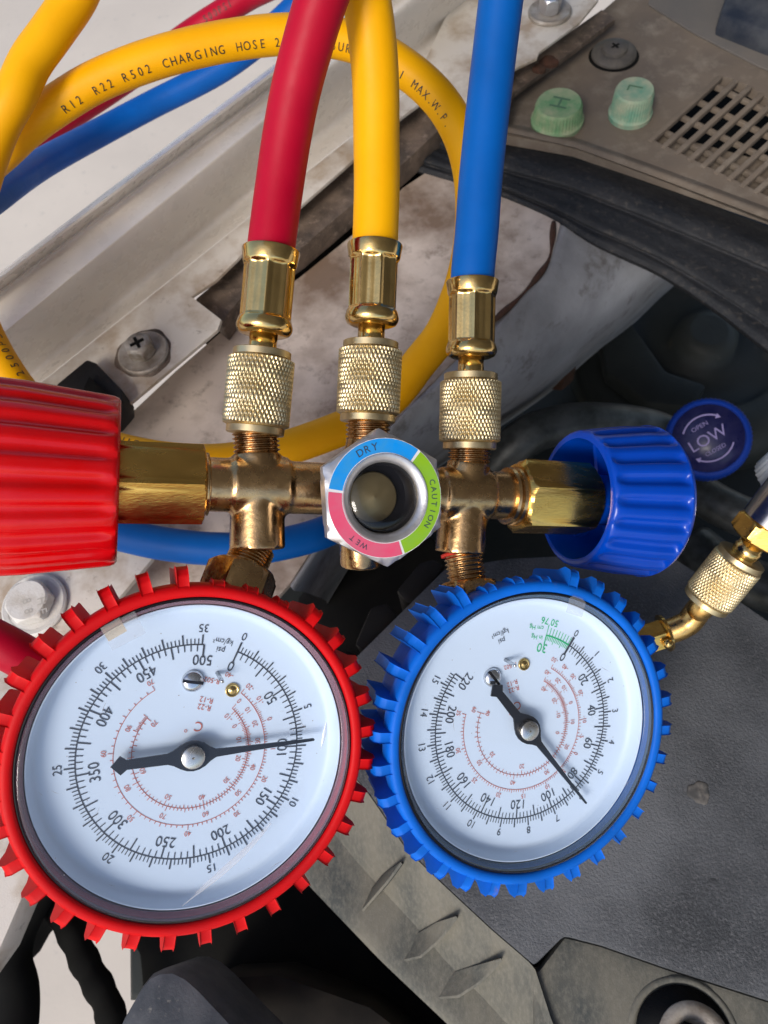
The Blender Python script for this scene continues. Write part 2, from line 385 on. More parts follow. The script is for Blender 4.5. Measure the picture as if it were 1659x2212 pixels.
mesh('channel_gap_shade', slab([(400, 700), (520, 560), (760, 350), (960, 200), (1090, 270), (1080, 360), (880, 450), (600, 690), (470, 760)], -28.5, .3), M_void, car)  # flat black sheet standing in for the shade down in the gap
mesh('top_panel', slab([(900, 170), (960, 40), (1060, -90), (1330, -110), (1292, 0), (1251, 49), (1165, 112), (1160, 125), (1108, 150), (1040, 235), (985, 250)], -23.45, 0.15), M_flange, car, bevel=0.04)
mesh('lower_top_panel', slab([(1000, 180), (1165, 116), (1200, 90), (1300, 20), (1330, 40), (1225, 118), (1110, 200), (1090, 260), (990, 330)], -24.3, 0.3), M_brown, car, bevel=0.05)
IP = [(-120, 1180), (60, 1060), (240, 932), (380, 800), (478, 716), (560, 655), (645, 600), (763, 505), (870, 405), (960, 345), (1080, 330), (1235, 370), (1222, 440), (1207, 495)]
IQ = [(1190, 560), (1165, 590), (1075, 690), (960, 800), (880, 880), (800, 960), (745, 1060), (705, 1140), (625, 1262)]
mesh('inner_fender_panel', slab(IP + IQ + [(500, 1400), (200, 1560), (-120, 1700)], -25.8, 0.3), M_dirty, car, bevel=0.06)
SL = loft([(-25.9, [(1236, 370), (1222, 440), (1207, 495)] + IQ), (-26.05, [(1270, 385), (1250, 450), (1225, 520), (1208, 580), (1180, 612), (1090, 712), (972, 822), (893, 890), (812, 970), (756, 1070), (715, 1150), (635, 1275)]),
           (-28.0, [(1400, 430), (1390, 500), (1350, 560), (1290, 640), (1220, 700), (1120, 790), (1010, 870), (920, 935), (850, 1000), (790, 1080), (745, 1145), (660, 1280)]),
           (-31.5, [(1540, 480), (1500, 560), (1430, 600), (1350, 680), (1280, 730), (1170, 825), (1050, 905), (955, 965), (885, 1020), (822, 1100), (785, 1155), (700, 1295)]),
           (-38, [(1560, 490), (1510, 575), (1440, 622), (1360, 704), (1290, 752), (1180, 850), (1060, 930), (965, 990), (895, 1040), (832, 1112), (793, 1165), (708, 1305)]),
           (-46, [(1560, 495), (1510, 580), (1440, 628), (1360, 710), (1290, 758), (1180, 856), (1060, 936), (965, 996), (895, 1046), (835, 1116), (797, 1170), (712, 1309)])], 50, 6, wob=0.05, sm=4)
mesh('strut_tower_slope', SL, M_slope, car)
rp, _ = tube([ph(u, v, -25.75) for u, v in [(1196, 480), (1193, 520), (1186, 560), (1160, 600), (1120, 645), (1072, 688), (1030, 730)]], lambda t: 0.10 + 0.05 * math.sin(t * 19), 8)
mesh('rusty_seam', rp, M_rust, car)
for (u, v, a, b_) in ((1186, 128, 20, 10), (1165, 143, 14, 8)):
    mesh('rust_spot', slab([(u + a * math.cos(t) * (1 + .25 * math.sin(3 * t)), v + b_ * math.sin(t)) for t in np.linspace(0, 2 * pi, 14)[:-1]], -24.1, 0.25), M_rust, car, bevel=0.05)
# the raised bonnet, out of view, added to darken reflections and part of the sky; hinged behind the cowl, its lined underside over the bay
fd = (ph(1187, 28, -23.5) - ph(300, 770, -23.5)).normalized(); sd = fd.cross(UP)
hh = ph(1187, 28, -21) + fd * 26 - sd * 6; hu = (-fd * math.cos(R(52)) + UP * math.sin(R(52))); hn = sd.cross(hu).normalized()
v = []; nu, nv = 12, 14
for i in range(nu + 1):
    for j in range(nv + 1):
        a, b_ = i / nu, j / nv; v.append(hh + hu * 98 * a + sd * 142 * b_ + hn * (5 * math.sin(pi * a) + 4 * math.sin(pi * b_)))
M_under = mat('bonnet_underside', (0.10, 0.10, 0.105), 0.7, col2=(0.16, 0.16, 0.16), nscale=0.05)
mesh('bonnet', MB().add(v, [(i * (nv + 1) + j, i * (nv + 1) + j + 1, (i + 1) * (nv + 1) + j + 1, (i + 1) * (nv + 1) + j) for i in range(nu) for j in range(nv)]), M_under, car)
# white lower left panel with the big bolt
mesh('bracket_plate', slab([(-120, 1150), (60, 1090), (240, 1110), (330, 1205), (228, 1325), (195, 1352), (140, 1392), (90, 1392), (0, 1322), (-120, 1260)], -23.7, 0.25), M_flange, car, bevel=0.06)
mesh('side_panel', slab([(-120, 1380), (150, 1420), (320, 1500), (320, 1750), (120, 1830), (68, 1893), (0, 2050), (-120, 2220)], -25.0, 1.2), M_flange, car, bevel=0.15)
# black clip beside the fender bolt
ck = MB()
for pts, h in (([(120, 830), (187, 775), (206, 782), (264, 842), (266, 866), (236, 900), (110, 900)], -22.9),):
    ck = join(ck, slab(pts, h, 1.2))
cko = mesh('plastic_clip', ck, M_black, car, bevel=0.12)
mesh('clip_ridge', slab([(165, 872), (192, 812), (238, 858), (225, 905)], -22.65, 0.2), M_void, cko, bevel=0.05)
# dark bay
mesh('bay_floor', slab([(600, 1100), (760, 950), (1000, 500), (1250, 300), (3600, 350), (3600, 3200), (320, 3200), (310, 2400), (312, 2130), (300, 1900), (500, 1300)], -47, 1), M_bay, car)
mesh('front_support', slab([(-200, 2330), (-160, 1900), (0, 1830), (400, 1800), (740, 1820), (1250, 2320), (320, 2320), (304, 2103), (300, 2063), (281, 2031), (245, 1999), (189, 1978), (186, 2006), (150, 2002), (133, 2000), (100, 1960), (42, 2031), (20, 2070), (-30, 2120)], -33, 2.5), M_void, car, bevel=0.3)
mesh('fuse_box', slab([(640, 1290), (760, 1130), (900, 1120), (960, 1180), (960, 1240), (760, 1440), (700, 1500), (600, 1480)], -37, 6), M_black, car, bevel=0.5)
for pts, h in (([(855, 1275), (905, 1215), (935, 1205), (962, 1222), (900, 1300), (880, 1305)], -28.2), ([(765, 1392), (800, 1310), (835, 1300), (862, 1330), (790, 1410)], -28.0), ([(726, 1450), (745, 1400), (790, 1420), (770, 1480)], -29.0)):
    mesh('latch_block', slab(pts, h, 5), M_black, car, bevel=0.2)
mt, _ = tube([ph(u, v, h) for u, v, h in [(960, 1110, -40), (1040, 1045, -37), (1110, 965, -35), (1180, 925, -35), (1290, 912, -36), (1420, 930, -38), (1500, 990, -38)]], 1.05, 20)
mesh('curved_pipe', mt, M_pipe, car)
mt, _ = tube([ph(u, v, h) for u, v, h in [(1400, 985, -38), (1490, 1050, -37), (1570, 1100, -36), (1720, 1160, -36)]], 1.0, 20)
mesh('coolant_pipe', mt, M_pipe, car)
mt, _ = tube([ph(u, v, h) for u, v, h in [(1500, 1180, -39), (1580, 1240, -38), (1720, 1290, -38)]], 1.2, 20)
mesh('lower_pipe', mt, M_pipe, car)
st = ph(1520, 740, -45)
mesh('strut_mount', lathe(st - UP * 2, st, [(0, 9), (2, 8.6), (2.6, 7.6), (2.6, 5.6), (1.6, 5.2), (1.6, 2.2), (3.0, 2.0), (3.4, 1.2)], 64), M_bay, car)
mesh('bay_bracket', slab([(1290, 700), (1345, 665), (1440, 800), (1530, 830), (1500, 880), (1400, 870), (1310, 800)], -42, 1.5), M_bay, car, bevel=0.4)
bp = ph(1205, 795, -38)
mesh('rusty_nut', hexprism(bp - UP, bp, 0, 1.6, 1.0), M_rust, car, auto=30)
hb = ph(1292, 967, -44)
mesh('floor_hole_plug', lathe(hb - UP, hb, [(0, 0.6), (1.1, 0.6), (1.2, 0.4)], 20), M_void, car)

# bolts -----------------------------------------------------------------
M_wash = mat('dirty_washer', (0.38, 0.35, 0.31), 0.5, 0.2, col2=(0.2, 0.165, 0.13), nscale=1.6, bump=0.01, bscale=14)
def bolt(u, v, h, rw, rh, hh, m, mw, cross=False, phase=0.3, marks=False, tilt=UP):
    p = ph(u, v, h); d = Vector(tilt).normalized()
    b_ = mesh('bolt', hexprism(p, p + d, 0.12, hh, rh, phase, cham=0.1), m, car, auto=30)
    mesh('washer', lathe(p, p + d, [(0.0, rw), (0.1, rw), (0.16, rw * 0.94), (0.12, rw * .8), (0.10, rh * 1.15), (.1, .1)], 48), mw, b_, auto=30)
    if cross:
        x, y, _ = frame(d); c = MB(); q = p + d * (hh + 0.004)
        mesh('bolt_face', lathe(p, p + d, [(hh - .02, rh * .8), (hh + .03, rh * .78), (hh - .05, rh * .25)], 32, caps=(False, True)), m, b_)
        q = p + d * (hh + 0.03)
        for a in (0.3, 0.3 + pi / 2):
            e = x * math.cos(a) + y * math.sin(a); s = x * -math.sin(a) + y * math.cos(a)
            w_, l_ = rh * .11, rh * .5
            c.add([q - e * l_ - s * w_, q + e * l_ - s * w_, q + e * l_ + s * w_, q - e * l_ + s * w_, q - e * l_ - s * w_ - d * .05, q + e * l_ - s * w_ - d * .05, q + e * l_ + s * w_ - d * .05, q - e * l_ + s * w_ - d * .05], [(0, 1, 2, 3), (4, 5, 1, 0), (5, 6, 2, 1), (6, 7, 3, 2), (7, 4, 0, 3)], False)
            q = q + d * .004
        mesh('cross_slot', c, M_void, b_)
    if marks:
        c = MB()
        for s, du, dv in (('H', 14, -10), ('E', 17, 12), ('8', -18, -10), ('8', -14, 12)):
            V, Fc, wd = glyphs(s); o = ph(u + du, v + dv, h + hh + 0.012); e = -YW * 0.9 + XW * .3; e.normalize(); s2 = UP.cross(e)
            c.add([o + e * x_ * .3 + s2 * y_ * .3 for x_, y_ in V], Fc, False)
        mesh('head_marks', c, M_slopemark, b_)
M_slopemark = mat('stamped_mark', (0.42, 0.40, 0.36), 0.6)
bolt(311, 764, -23.55, 1.0, 0.56, 0.70, M_bolt, M_wash, True, 0.2)
gr = ph(311, 764, -23.59)
mesh('grime_ring', lathe(gr, gr + UP, [(.0, 1.13), (.02, 1.12), (.022, .1)], 40, rf=lambda t, s, r: r * (1 + .05 * math.sin(3 * t) + .03 * math.sin(8 * t))), M_brown, car)
bolt(76, 1308, -23.65, 1.12, 0.80, 0.62, M_boltw, M_boltw, False, 0.55, True)
bolt(1187, 28, -23.4, 0.98, 0.52, 0.8, M_alu, M_wash, False, 0.4)

# cowl ------------------------------------------------------------------
HC = -25.2
# grille opening outline in the panel
def gx(x, y): return (1031 + x / 2.641, y / 2.641)
GB = [gx(1000 + 75 * i, 785 + 37 * i) for i in range(14)]           # lower ends of the slats
gdir = (1.0, -0.90)
def toplen(i):
    return [380, 395, 400, 392, 370, 360, 420, 470, 520, 560, 600, 640, 680, 720][i]
GT = [(GB[i][0] + gdir[0] * toplen(i) / 2.641, GB[i][1] + gdir[1] * toplen(i) / 2.641) for i in range(14)]
cow = [(1080, 290), (1092, 262), (1085, 235), (1110, 152), (1165, 118), (1262, 58), (1340, -10), (1450, -110), (2600, -110), (2600, 840), (1659, 462), (1400, 372), (1240, 318)]
hole = [(GB[0][0] - 10, GB[0][1] + 6)] + [(p[0] + 4, p[1] + 6) for p in GB] + [(GT[13][0] + 8, GT[13][1])] + [(p[0] + 2, p[1] - 4) for p in GT[::-1]]
bm = bmesh.new()
def loop(pts):
    vs = [bm.verts.new(ph(u, v, HC)) for u, v in pts]
    for a, b_ in zip(vs, vs[1:] + vs[:1]): bm.edges.new((a, b_))
loop(cow); loop(hole)
bmesh.ops.triangle_fill(bm, use_beauty=True, use_dissolve=False, edges=bm.edges[:])
cwm = MB(); bm.verts.index_update(); cwm.add([v.co.copy() for v in bm.verts], [tuple(v.index for v in f.verts) for f in bm.faces], False); bm.free()
for L in (hole, cow):
    T = [ph(u, v, HC) for u, v in L]
    for i in range(len(T)):
        a, b_ = T[i], T[(i + 1) % len(T)]; cwm.add([a, b_, b_ - UP * 0.5, a - UP * 0.5], [(0, 1, 2, 3)], False)
cowl = mesh('cowl_panel', cwm, M_cowl, car)
def bar(P0, P1, w, t, up=UP, ends=True):
    P0, P1 = Vector(P0), Vector(P1); e = (P1 - P0).normalized(); s = up.cross(e).normalized() * w / 2
    a = [P0 - s, P0 + s, P0 + s * .8 + up * 0, P0 - s]
    v = [P0 - s - up * t, P0 + s - up * t, P0 + s, P0 - s, P1 - s - up * t, P1 + s - up * t, P1 + s, P1 - s]
    return MB().add(v, [(0, 1, 2, 3), (4, 7, 6, 5), (0, 4, 5, 1), (1, 5, 6, 2), (2, 6, 7, 3), (3, 7, 4, 0)], False)
for i in range(14):
    a, b_ = GB[i], GT[i]
    mesh('slat', bar(ph(a[0] - 6, a[1] + 6, HC + .05), ph(b_[0] + 4, b_[1] - 4, HC + .05), 0.24, 0.28), M_cowl, cowl, bevel=0.05)
for k in range(6):                                                  # cross bars lie lower than the slats
    t = 55 + k * 97
    P = [ (GB[i][0] + gdir[0] * t / 2.641, GB[i][1] + gdir[1] * t / 2.641) for i in range(14) if t < toplen(i)]
    for a, b_ in zip(P, P[1:]):
        if b_[0] - a[0] < 45:
            mesh('cross_bar', bar(ph(a[0], a[1], HC - .18), ph(b_[0], b_[1], HC - .10), 0.20, 0.22), M_cowl, cowl, bevel=0.04)
rowf = [(GB[i][0] + gdir[0] * (62 + 14 * max(0, i - 2)) / 2.641, GB[i][1] + gdir[1] * (62 + 14 * max(0, i - 2)) / 2.641) for i in range(14)]
mesh('recess_floor', slab([(p[0] - 14, p[1] + 16) for p in GB] + rowf[::-1], HC - 0.62, 0.1), M_cowl, cowl)
mesh('intake_box', slab([(GB[0][0] - 30, GB[0][1] - 10)] + [(p[0], p[1] + 25) for p in GB] + [(1900, 300), (1700, 0), (1500, 60)], HC - 6, 1), M_void, cowl)
lip = loft([(HC + .02, [(1080, 262), (1240, 296), (1400, 352), (1659, 448), (1900, 540), (2600, 820)]), (HC + .28, [(1080, 272), (1240, 306), (1400, 362), (1659, 458), (1900, 550), (2600, 830)]),
            (HC + .22, [(1080, 282), (1240, 318), (1400, 376), (1659, 474), (1900, 568), (2600, 848)]), (HC - .8, [(1080, 288), (1240, 326), (1400, 384), (1659, 484), (1900, 580), (2600, 860)])], 50, 3)
mesh('cowl_lip', lip, M_cowl, car, auto=50)
mesh('hinge_cover', slab([(1556, 26), (1585, -60), (2000, -60), (2000, 180), (1659, 66)], HC + 1.2, 1.2), M_cowlb, car, bevel=0.25)
mesh('wiper_panel', slab([(1400, 8), (1425, -90), (1620, -90), (2300, 60), (2300, 400), (1640, 142), (1500, 70)], HC + 0.12, 0.12), mat('grey_dusty_plastic', (0.10, 0.095, 0.09), 0.75, spec=.2, col2=(0.125, 0.112, 0.10), nscale=0.4, bump=0.006, bscale=30), car, bevel=0.1)
sp = ph(1326, 118, HC)
so = mesh('panel_screw', lathe(sp, sp + UP, [(0, 1.06), (.10, 1.04), (.2, .92), (.27, .66), (.26, .60), (.38, .57), (.43, .50), (.44, .2)], 48), M_screw, car, auto=35)
c = MB(); x, y, _ = frame(UP, (0.8, 0.3, 0))
for a in (0.2, 0.2 + pi / 2):
    e = x * math.cos(a) + y * math.sin(a); s = -x * math.sin(a) + y * math.cos(a); q = sp + UP * (.447 + .004 * (a > 1))
    c.add([q - e * .22 - s * .06, q + e * .22 - s * .06, q + e * .22 + s * .06, q - e * .22 + s * .06], [(0, 1, 2, 3)], False)
mesh('cross_slot', c, M_void, so)
mesh('screw_gap', slab([(1326 + 55 * math.cos(t), 122 + 33 * math.sin(t)) for t in np.linspace(0, 2 * pi, 30)[:-1]], HC + .02, .02), M_void, so)
# the rubber seal under the lip
A = [(780, 190), (900, 228), (1080, 290), (1240, 330), (1400, 388), (1659, 490), (1900, 590), (2600, 870)]
def sh(L, dy, dx=0): return [(a + dx, b + dy * (0.72 + 0.28 * (a - 800) / 850)) for a, b in L]
LB = [(780, 335), (900, 372), (1080, 425), (1190, 472), (1290, 535), (1420, 590), (1540, 668), (1659, 762), (1900, 930), (2600, 1400)]
def mixl(P, Q, t, n=40): return [(a + (c - a) * t, b + (d - b) * t) for (a, b), (c, d) in zip(resample(P, n), resample(Q, n))]
A9 = sh(A, 96)
sl = loft([(-26.3, A), (-25.8, sh(A, 20)), (-25.35, sh(A, 45)), (-25.3, sh(A, 66)), (-25.4, sh(A, 86)), (-25.6, A9), (-25.5, mixl(A9, LB, .12)), (-25.45, mixl(A9, LB, .3)), (-25.4, mixl(A9, LB, .5)), (-25.5, mixl(A9, LB, .62)), (-25.65, mixl(A9, LB, .68)), (-25.6, mixl(A9, LB, .78)), (-25.7, mixl(A9, LB, .9)), (-26.1, LB), (-28.5, mixl(A9, LB, 1.03))], 110, 4, wob=0.02, sm=3)
mesh('rubber_seal', sl, M_rubber, car)

# air cleaner cover -------------------------------------------------------
HT = -26.3
TE = [(600, 1480), (700, 1600), (799, 1719), (877, 1834), (963, 1917), (1062, 2009), (1154, 2088)]
TM = [(560, 1560), (640, 1700), (762, 1851), (808, 1903), (894, 1996), (970, 2084), (1039, 2150), (1095, 2212), (1180, 2310)]
TO = [(500, 1640), (580, 1800), (667, 1913), (822, 2075), (963, 2209), (1080, 2330)]
top = [(758, 1428), (830, 1357), (962, 1226), (1100, 1205), (1300, 1195), (1461, 1207), (1560, 1270), (1659, 1339), (2500, 1950), (2500, 2430), (1659, 2163), (1440, 2093), (1300, 2044), (1219, 2023), (1190, 2052), (1154, 2088)] + TE[-2::-1]
mesh('air_cleaner_cover', slab(top, HT, 0.9), M_box, car, bevel=0.14)
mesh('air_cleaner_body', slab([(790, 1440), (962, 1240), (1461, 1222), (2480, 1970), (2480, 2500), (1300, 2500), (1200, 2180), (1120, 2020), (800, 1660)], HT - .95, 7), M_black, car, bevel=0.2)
mesh('cover_slope', loft([(HT - .02, TE + [(1190, 2200), (1240, 2320)]), (HT - .12, [(a - 5, b + 6) for a, b in TE] + [(1182, 2202), (1232, 2322)]), (HT - 1.6, TM)], 50, 6), M_boxd, car, auto=60)
mesh('cover_ledge', loft([(HT - 1.6, TM), (HT - 1.62, [(a + 6, b - 8) for a, b in TO]), (HT - 1.75, TO), (HT - 7, TO)], 50, 4), M_boxd, car, auto=60)
cc = lambda x, y: (667 + x / 3.04, 1637 + y / 3.04)
for tl, bl in (([(345, 1003), (430, 905), (520, 800), (603, 685)], [(345, 1003), (395, 880), (480, 770), (603, 685)]),
               ([(620, 1325), (730, 1300), (840, 1205), (915, 1115), (968, 1040)], [(620, 1325), (645, 1250), (720, 1150), (840, 1080), (968, 1040)]),
               ([(848, 1572), (980, 1560), (1110, 1475), (1200, 1390), (1262, 1318)], [(848, 1572), (870, 1480), (970, 1400), (1110, 1360), (1262, 1318)])):
    n = len(tl); T = []; Bm = []; Dn = []
    for i in range(n):
        q = i / (n - 1); hl = HT - 1.66 * (1 - q) + .03
        T.append(ph(*cc(*tl[i]), hl)); Bm.append(ph(*cc(*bl[i]), hl - .75 * math.sin(pi * q))); Dn.append(T[i] - UP * 1.6)
    side = (T[-1] - T[0]).cross(UP).normalized() * .07
    T2 = [p + side for p in T]; D2 = [p + side for p in Dn]; B2 = [p - UP * 1.2 for p in Bm]
    mb_ = MB()
    for Pa, Pb in ((B2, Bm), (Bm, T), (T, T2), (T2, D2)):
        mb_.add(Pa + Pb, [(i, i + 1, n + i + 1, n + i) for i in range(n - 1)])
    mesh('gusset', mb_, M_boxd, car, auto=30)
mesh('corner_ledge', slab([(1219, 2022), (1300, 2043), (1440, 2092), (1659, 2162), (2500, 2430), (2500, 2900), (1170, 2600), (1154, 2212), (1150, 2150), (1140, 2112), (1165, 2094)], HT - 0.22, 1.4), M_boxd, car, bevel=0.2)
lh = ph(1478, 2246, HT - .2)
mesh('bolt_well', lathe(lh - UP * .3, lh, [(0, 1.6), (.28, 1.56), (.34, 1.45), (.26, 1.30), (0.0, 1.26)], 48, caps=(False, False)), M_boxd, car)
mesh('well_floor', lathe(lh - UP * .5, lh, [(.55, 1.34), (.56, .1)], 40), M_black, car)
mesh('well_washer', lathe(lh + XW * .25, lh + XW * .25 + UP, [(.1, .98), (.2, .98), (.22, .55), (.12, .5)], 40, caps=(False, True)), M_wash, car)
mesh('well_nut', hexprism(lh + XW * .12, lh + XW * .12 + UP, 0.1, .5, .5), M_void, car, auto=30)
M_worn = mat('worn_black_patch', (0.048, 0.051, 0.057), 0.7, spec=.3, bump=.03, bscale=13)
mq = ph(1510, 1712, HT)
for q, (u, v, a_, b_) in enumerate(((1540, 1905, 12, 9),)):
    mesh('worn_patch', slab([(u + a_ * math.cos(t) * (1 + .3 * math.sin(3 * t + q)), v + b_ * math.sin(t) * (1 + .2 * math.cos(2 * t))) for t in np.linspace(0, 2 * pi, 26)[:-1]], HT + .012, .02), M_worn, car, bevel=.01)
mesh('moulding_mark', lathe(mq, mq + UP, [(0.0, .34), (.02, .32), (.03, .24), (.02, .16), (.04, .08), (.05, .03)], 28, rf=lambda t, s, r: r * (1 + .12 * math.sin(3 * t + 1) + .06 * math.sin(7 * t))), mat('scuffed_grey', (0.05, 0.05, 0.05), 0.8, col2=(0.17, 0.155, 0.14), nscale=3, lo=.45, hi=.7), car)
# bottom left: corner block, cables
mesh('corner_block', slab([(225, 2310), (256, 2205), (296, 2135), (318, 2108), (343, 2096), (372, 2095), (400, 2108), (432, 2136), (520, 2230), (600, 2310)], -25.2, 4), mat('grey_scuffed_rubber', (0.032, 0.038, 0.048), 0.6, spec=.3, col2=(0.085, 0.09, 0.10), nscale=0.7, col3=(0.22, 0.21, 0.19), nscale3=5, lo3=.6, hi3=.75, bump=0.012, bscale=12), car, bevel=0.55)
mesh('bay_shield', slab([(395, 2150), (470, 2105), (600, 2100), (800, 2170), (1000, 2320), (560, 2330)], -30, 4), mat('dusty_black_plastic', (0.010, 0.009, 0.008), 0.8, spec=.15, col2=(0.02, 0.017, 0.014), nscale=.6), car, bevel=0.5)
mt, _ = tube([ph(u, v, -30) for u, v in [(110, 1870), (72, 1935), (32, 2020), (24, 2080), (38, 2140), (36, 2220), (20, 2300)]], 0.72, 16); mesh('wiring_loom', mt, M_void, car)
mt, _ = tube([ph(u, v, -31) for u, v in [(100, 1900), (128, 1965), (160, 2025), (182, 2075), (215, 2135), (236, 2180), (250, 2260)]], lambda t: .52 + .04 * math.sin(t * 40), 16); mesh('wiring_loom', mt, M_void, car)
mt, _ = tube([ph(u, v, -34) for u, v in [(330, 1950), (330, 2050), (332, 2150)]], 0.85, 16); mesh('support_post', mt, M_bay, car)

# ================================================================ green caps on the cowl
def cap(name, u, v, dia, hgt, m, letter, label, ang):
    p = ph(u, v, HC + .01); r = dia / 2
    t = thing(name, label, 'cap', p, 'loose green caps set down on the dusty cowl')
    def rf(tt, s, rr): return rr * (1 + (0.018 * math.cos(44 * tt) if .3 < s < hgt - .12 else 0))
    pr = [(0, r * 1.06), (.22, r * 1.08), (.28, r * 1.0), (.32, r * .985)] + [(.32 + (hgt - .46) * k / 4, r * (.985 - .05 * k / 4)) for k in range(1, 5)] + [(hgt - .08, r * .92), (hgt, r * .87)]
    mesh('cap_body', lathe(p, p + UP, pr, 264, rf), m, t, auto=50)
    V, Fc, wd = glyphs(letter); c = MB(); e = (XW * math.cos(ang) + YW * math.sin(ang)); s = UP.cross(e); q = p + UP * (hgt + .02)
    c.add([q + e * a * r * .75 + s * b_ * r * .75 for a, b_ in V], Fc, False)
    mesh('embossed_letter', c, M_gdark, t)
    return t
cap('service_port_cap', 1203, 264, 2.2, 1.0, M_green, 'H', 'wide green plastic cap marked H, half hidden behind the black rubber lip', R(68))
cap('service_port_cap', 1360, 249, 1.8, 1.3, M_greent, 'L', 'narrow teal green ribbed cap marked L standing beside the air grille', R(-112))

# ================================================================ hoses
HR = 0.565
KN = 46
def knurl_rf(L0, L1, dep=0.045, ph0=0):
    def tri(x): return abs((x % 1) * 2 - 1)
    def rf(t, s, r):
        if s < L0 or s > L1: return r
        a = KN * t / (2 * pi); b_ = (s - L0) / 0.21
        e = min(1, (s - L0) / .05, (L1 - s) / .05)
        return r - dep * (1 - min(1, 2.2 * min(tri(a + b_), tri(a - b_)))) * e
    return rf
def knurl_nut(A, B, s0, s1, r, parent, ringr=None):
    """knurled thumb nut between s0 and s1 cm along A->B with a plain collar at each end"""
    rr = ringr or r * .87; k0, k1 = s0 + .2, s1 - .2
    n = int((k1 - k0) / 0.033)
    pr = [(s0, rr * .96), (s0 + .02, rr), (k0 - .03, rr), (k0 - .02, rr * .97), (k0, r * .93)]
    pr += [(k0 + (k1 - k0) * i / n, r) for i in range(1, n)]
    pr += [(k1, r * .93), (k1 + .02, rr * .97), (k1 + .03, rr), (s1 - .02, rr), (s1, rr * .95)]
    return mesh('knurled_nut', lathe(A, B, pr, KN * 6, knurl_rf(k0, k1), smooth=True), M_knurl, parent, auto=50)
def ferrule(A, B, s0, s1, r, parent, ph0=0.0):
    """crimped sleeve, eight pressed flats with swollen ends"""
    L = s1 - s0
    def rf(t, s, rr):
        q = (s - s0) / L; w = min(1, max(0, (q - .18) / .035)) * min(1, max(0, (.83 - q) / .035)); w = w * w * (3 - 2 * w)
        a = (t - ph0) % (pi / 4) - pi / 8; flat = r * (.925 - .105 * min(1, 1.25 * math.cos(a * 4) ** 1.0))
        return rr + (min(rr, flat) - rr) * w
    pr = [(s0 + L * q, r * k) for q, k in ((0, .56), (.0, .78), (.02, .92), (.06, 1.0), (.10, 1.02), (.14, .99), (.17, .965), (.185, .95), (.20, .94), (.215, .93), (.23, .93), (.3, .93), (.5, .93), (.7, .935), (.78, .94), (.8, .945), (.815, .95), (.83, .96), (.85, .98), (.9, 1.0), (.985, 1.045), (1.0, 1.03), (1.0, .9))]
    return mesh('crimp_ferrule', lathe(A, B, pr, 128, rf), M_brass, parent, auto=60)
def along(A, B, v):                 # cm along A->B where the picture row is v
    A, B = Vector(A), Vector(B); d = (B - A); L = d.length
    k = (1106 - v) / F              # y = -k*z  on the ray plane
    t = (-(A.y + k * A.z)) / (d.y + k * d.z)
    return t * L
def fitting(A, B, rows, t, rnut=.79, rf_=.66, ph0=0.0):
    """rows: nut bottom, nut top, ferrule bottom, ferrule top"""
    s = [along(A, B, v) for v in rows]
    knurl_nut(A, B, s[0], s[1], rnut, t)
    mesh('neck', lathe(A, B, [(s[1] - .1, .33), (s[1], .34), (s[1] + .02, .335), (s[2] + .1, .335)], 40), M_brass, t)
    ferrule(A, B, s[2], s[3], rf_, t, ph0)
    return s
def hose(P, m, t, name='hose_tube'):
    mb, Q = tube(P, HR, 32, step=0.22); mesh(name, mb, m, t); return Q
def htext(Q, words, m, t, size=.30, phi=0.0, rev=False, r=HR):
    """print words on the tube; words: (text, u, v) nearest point on the path to that picture place"""
    S = [0]
    for a, b_ in zip(Q, Q[1:]): S.append(S[-1] + (b_ - a).length)
    mb = MB()
    def at(s):
        s = max(0, min(S[-1] - 1e-4, s)); lo = 0; hi = len(S) - 1
        while hi - lo > 1:
            md = (lo + hi) // 2
            if S[md] <= s: lo = md
            else: hi = md
        f_ = (s - S[lo]) / (S[hi] - S[lo]); p = Q[lo].lerp(Q[hi], f_)
        a = Q[max(lo - 1, 0)]; b2 = Q[min(hi + 1, len(Q) - 1)]; tt = (b2 - a).normalized()
        if rev: tt = -tt
        V_ = -p; V_ = (V_ - tt * V_.dot(tt)).normalized(); return p, tt, V_, V_.cross(tt)
    pp = [(829.5 + F * p.x / -p.z, 1106 - F * p.y / -p.z) for p in Q]
    for w_ in words:
        mb = MB()
        txt, u, v = w_[:3]
        k = min(range(len(Q)), key=lambda i: (pp[i][0] - u) ** 2 + (pp[i][1] - v) ** 2 + (1e6 if (len(w_) > 3 and not w_[3](i / len(Q))) else 0))
        s0 = S[k]; adv = size * 0.95; x0 = -adv * (len(txt) - 1) / 2
        for i, ch in enumerate(txt):
            if ch == ' ': continue
            V, Fc, wd = glyphs(ch); cx = x0 + adv * i; vv = []
            for a, b_ in V:
                xs = cx + a * size * (.82 if ch not in '.I' else .9); s = s0 + (-xs if rev else xs)
                p, tt, V_, B_ = at(s); an = phi + b_ * size / r
                vv.append(p + (V_ * math.cos(an) + B_ * math.sin(an)) * (r + .014))
            mb.add(vv, Fc, False)
        po = mesh('printed_text', mb, m, t); po['kind'] = 'stuff'

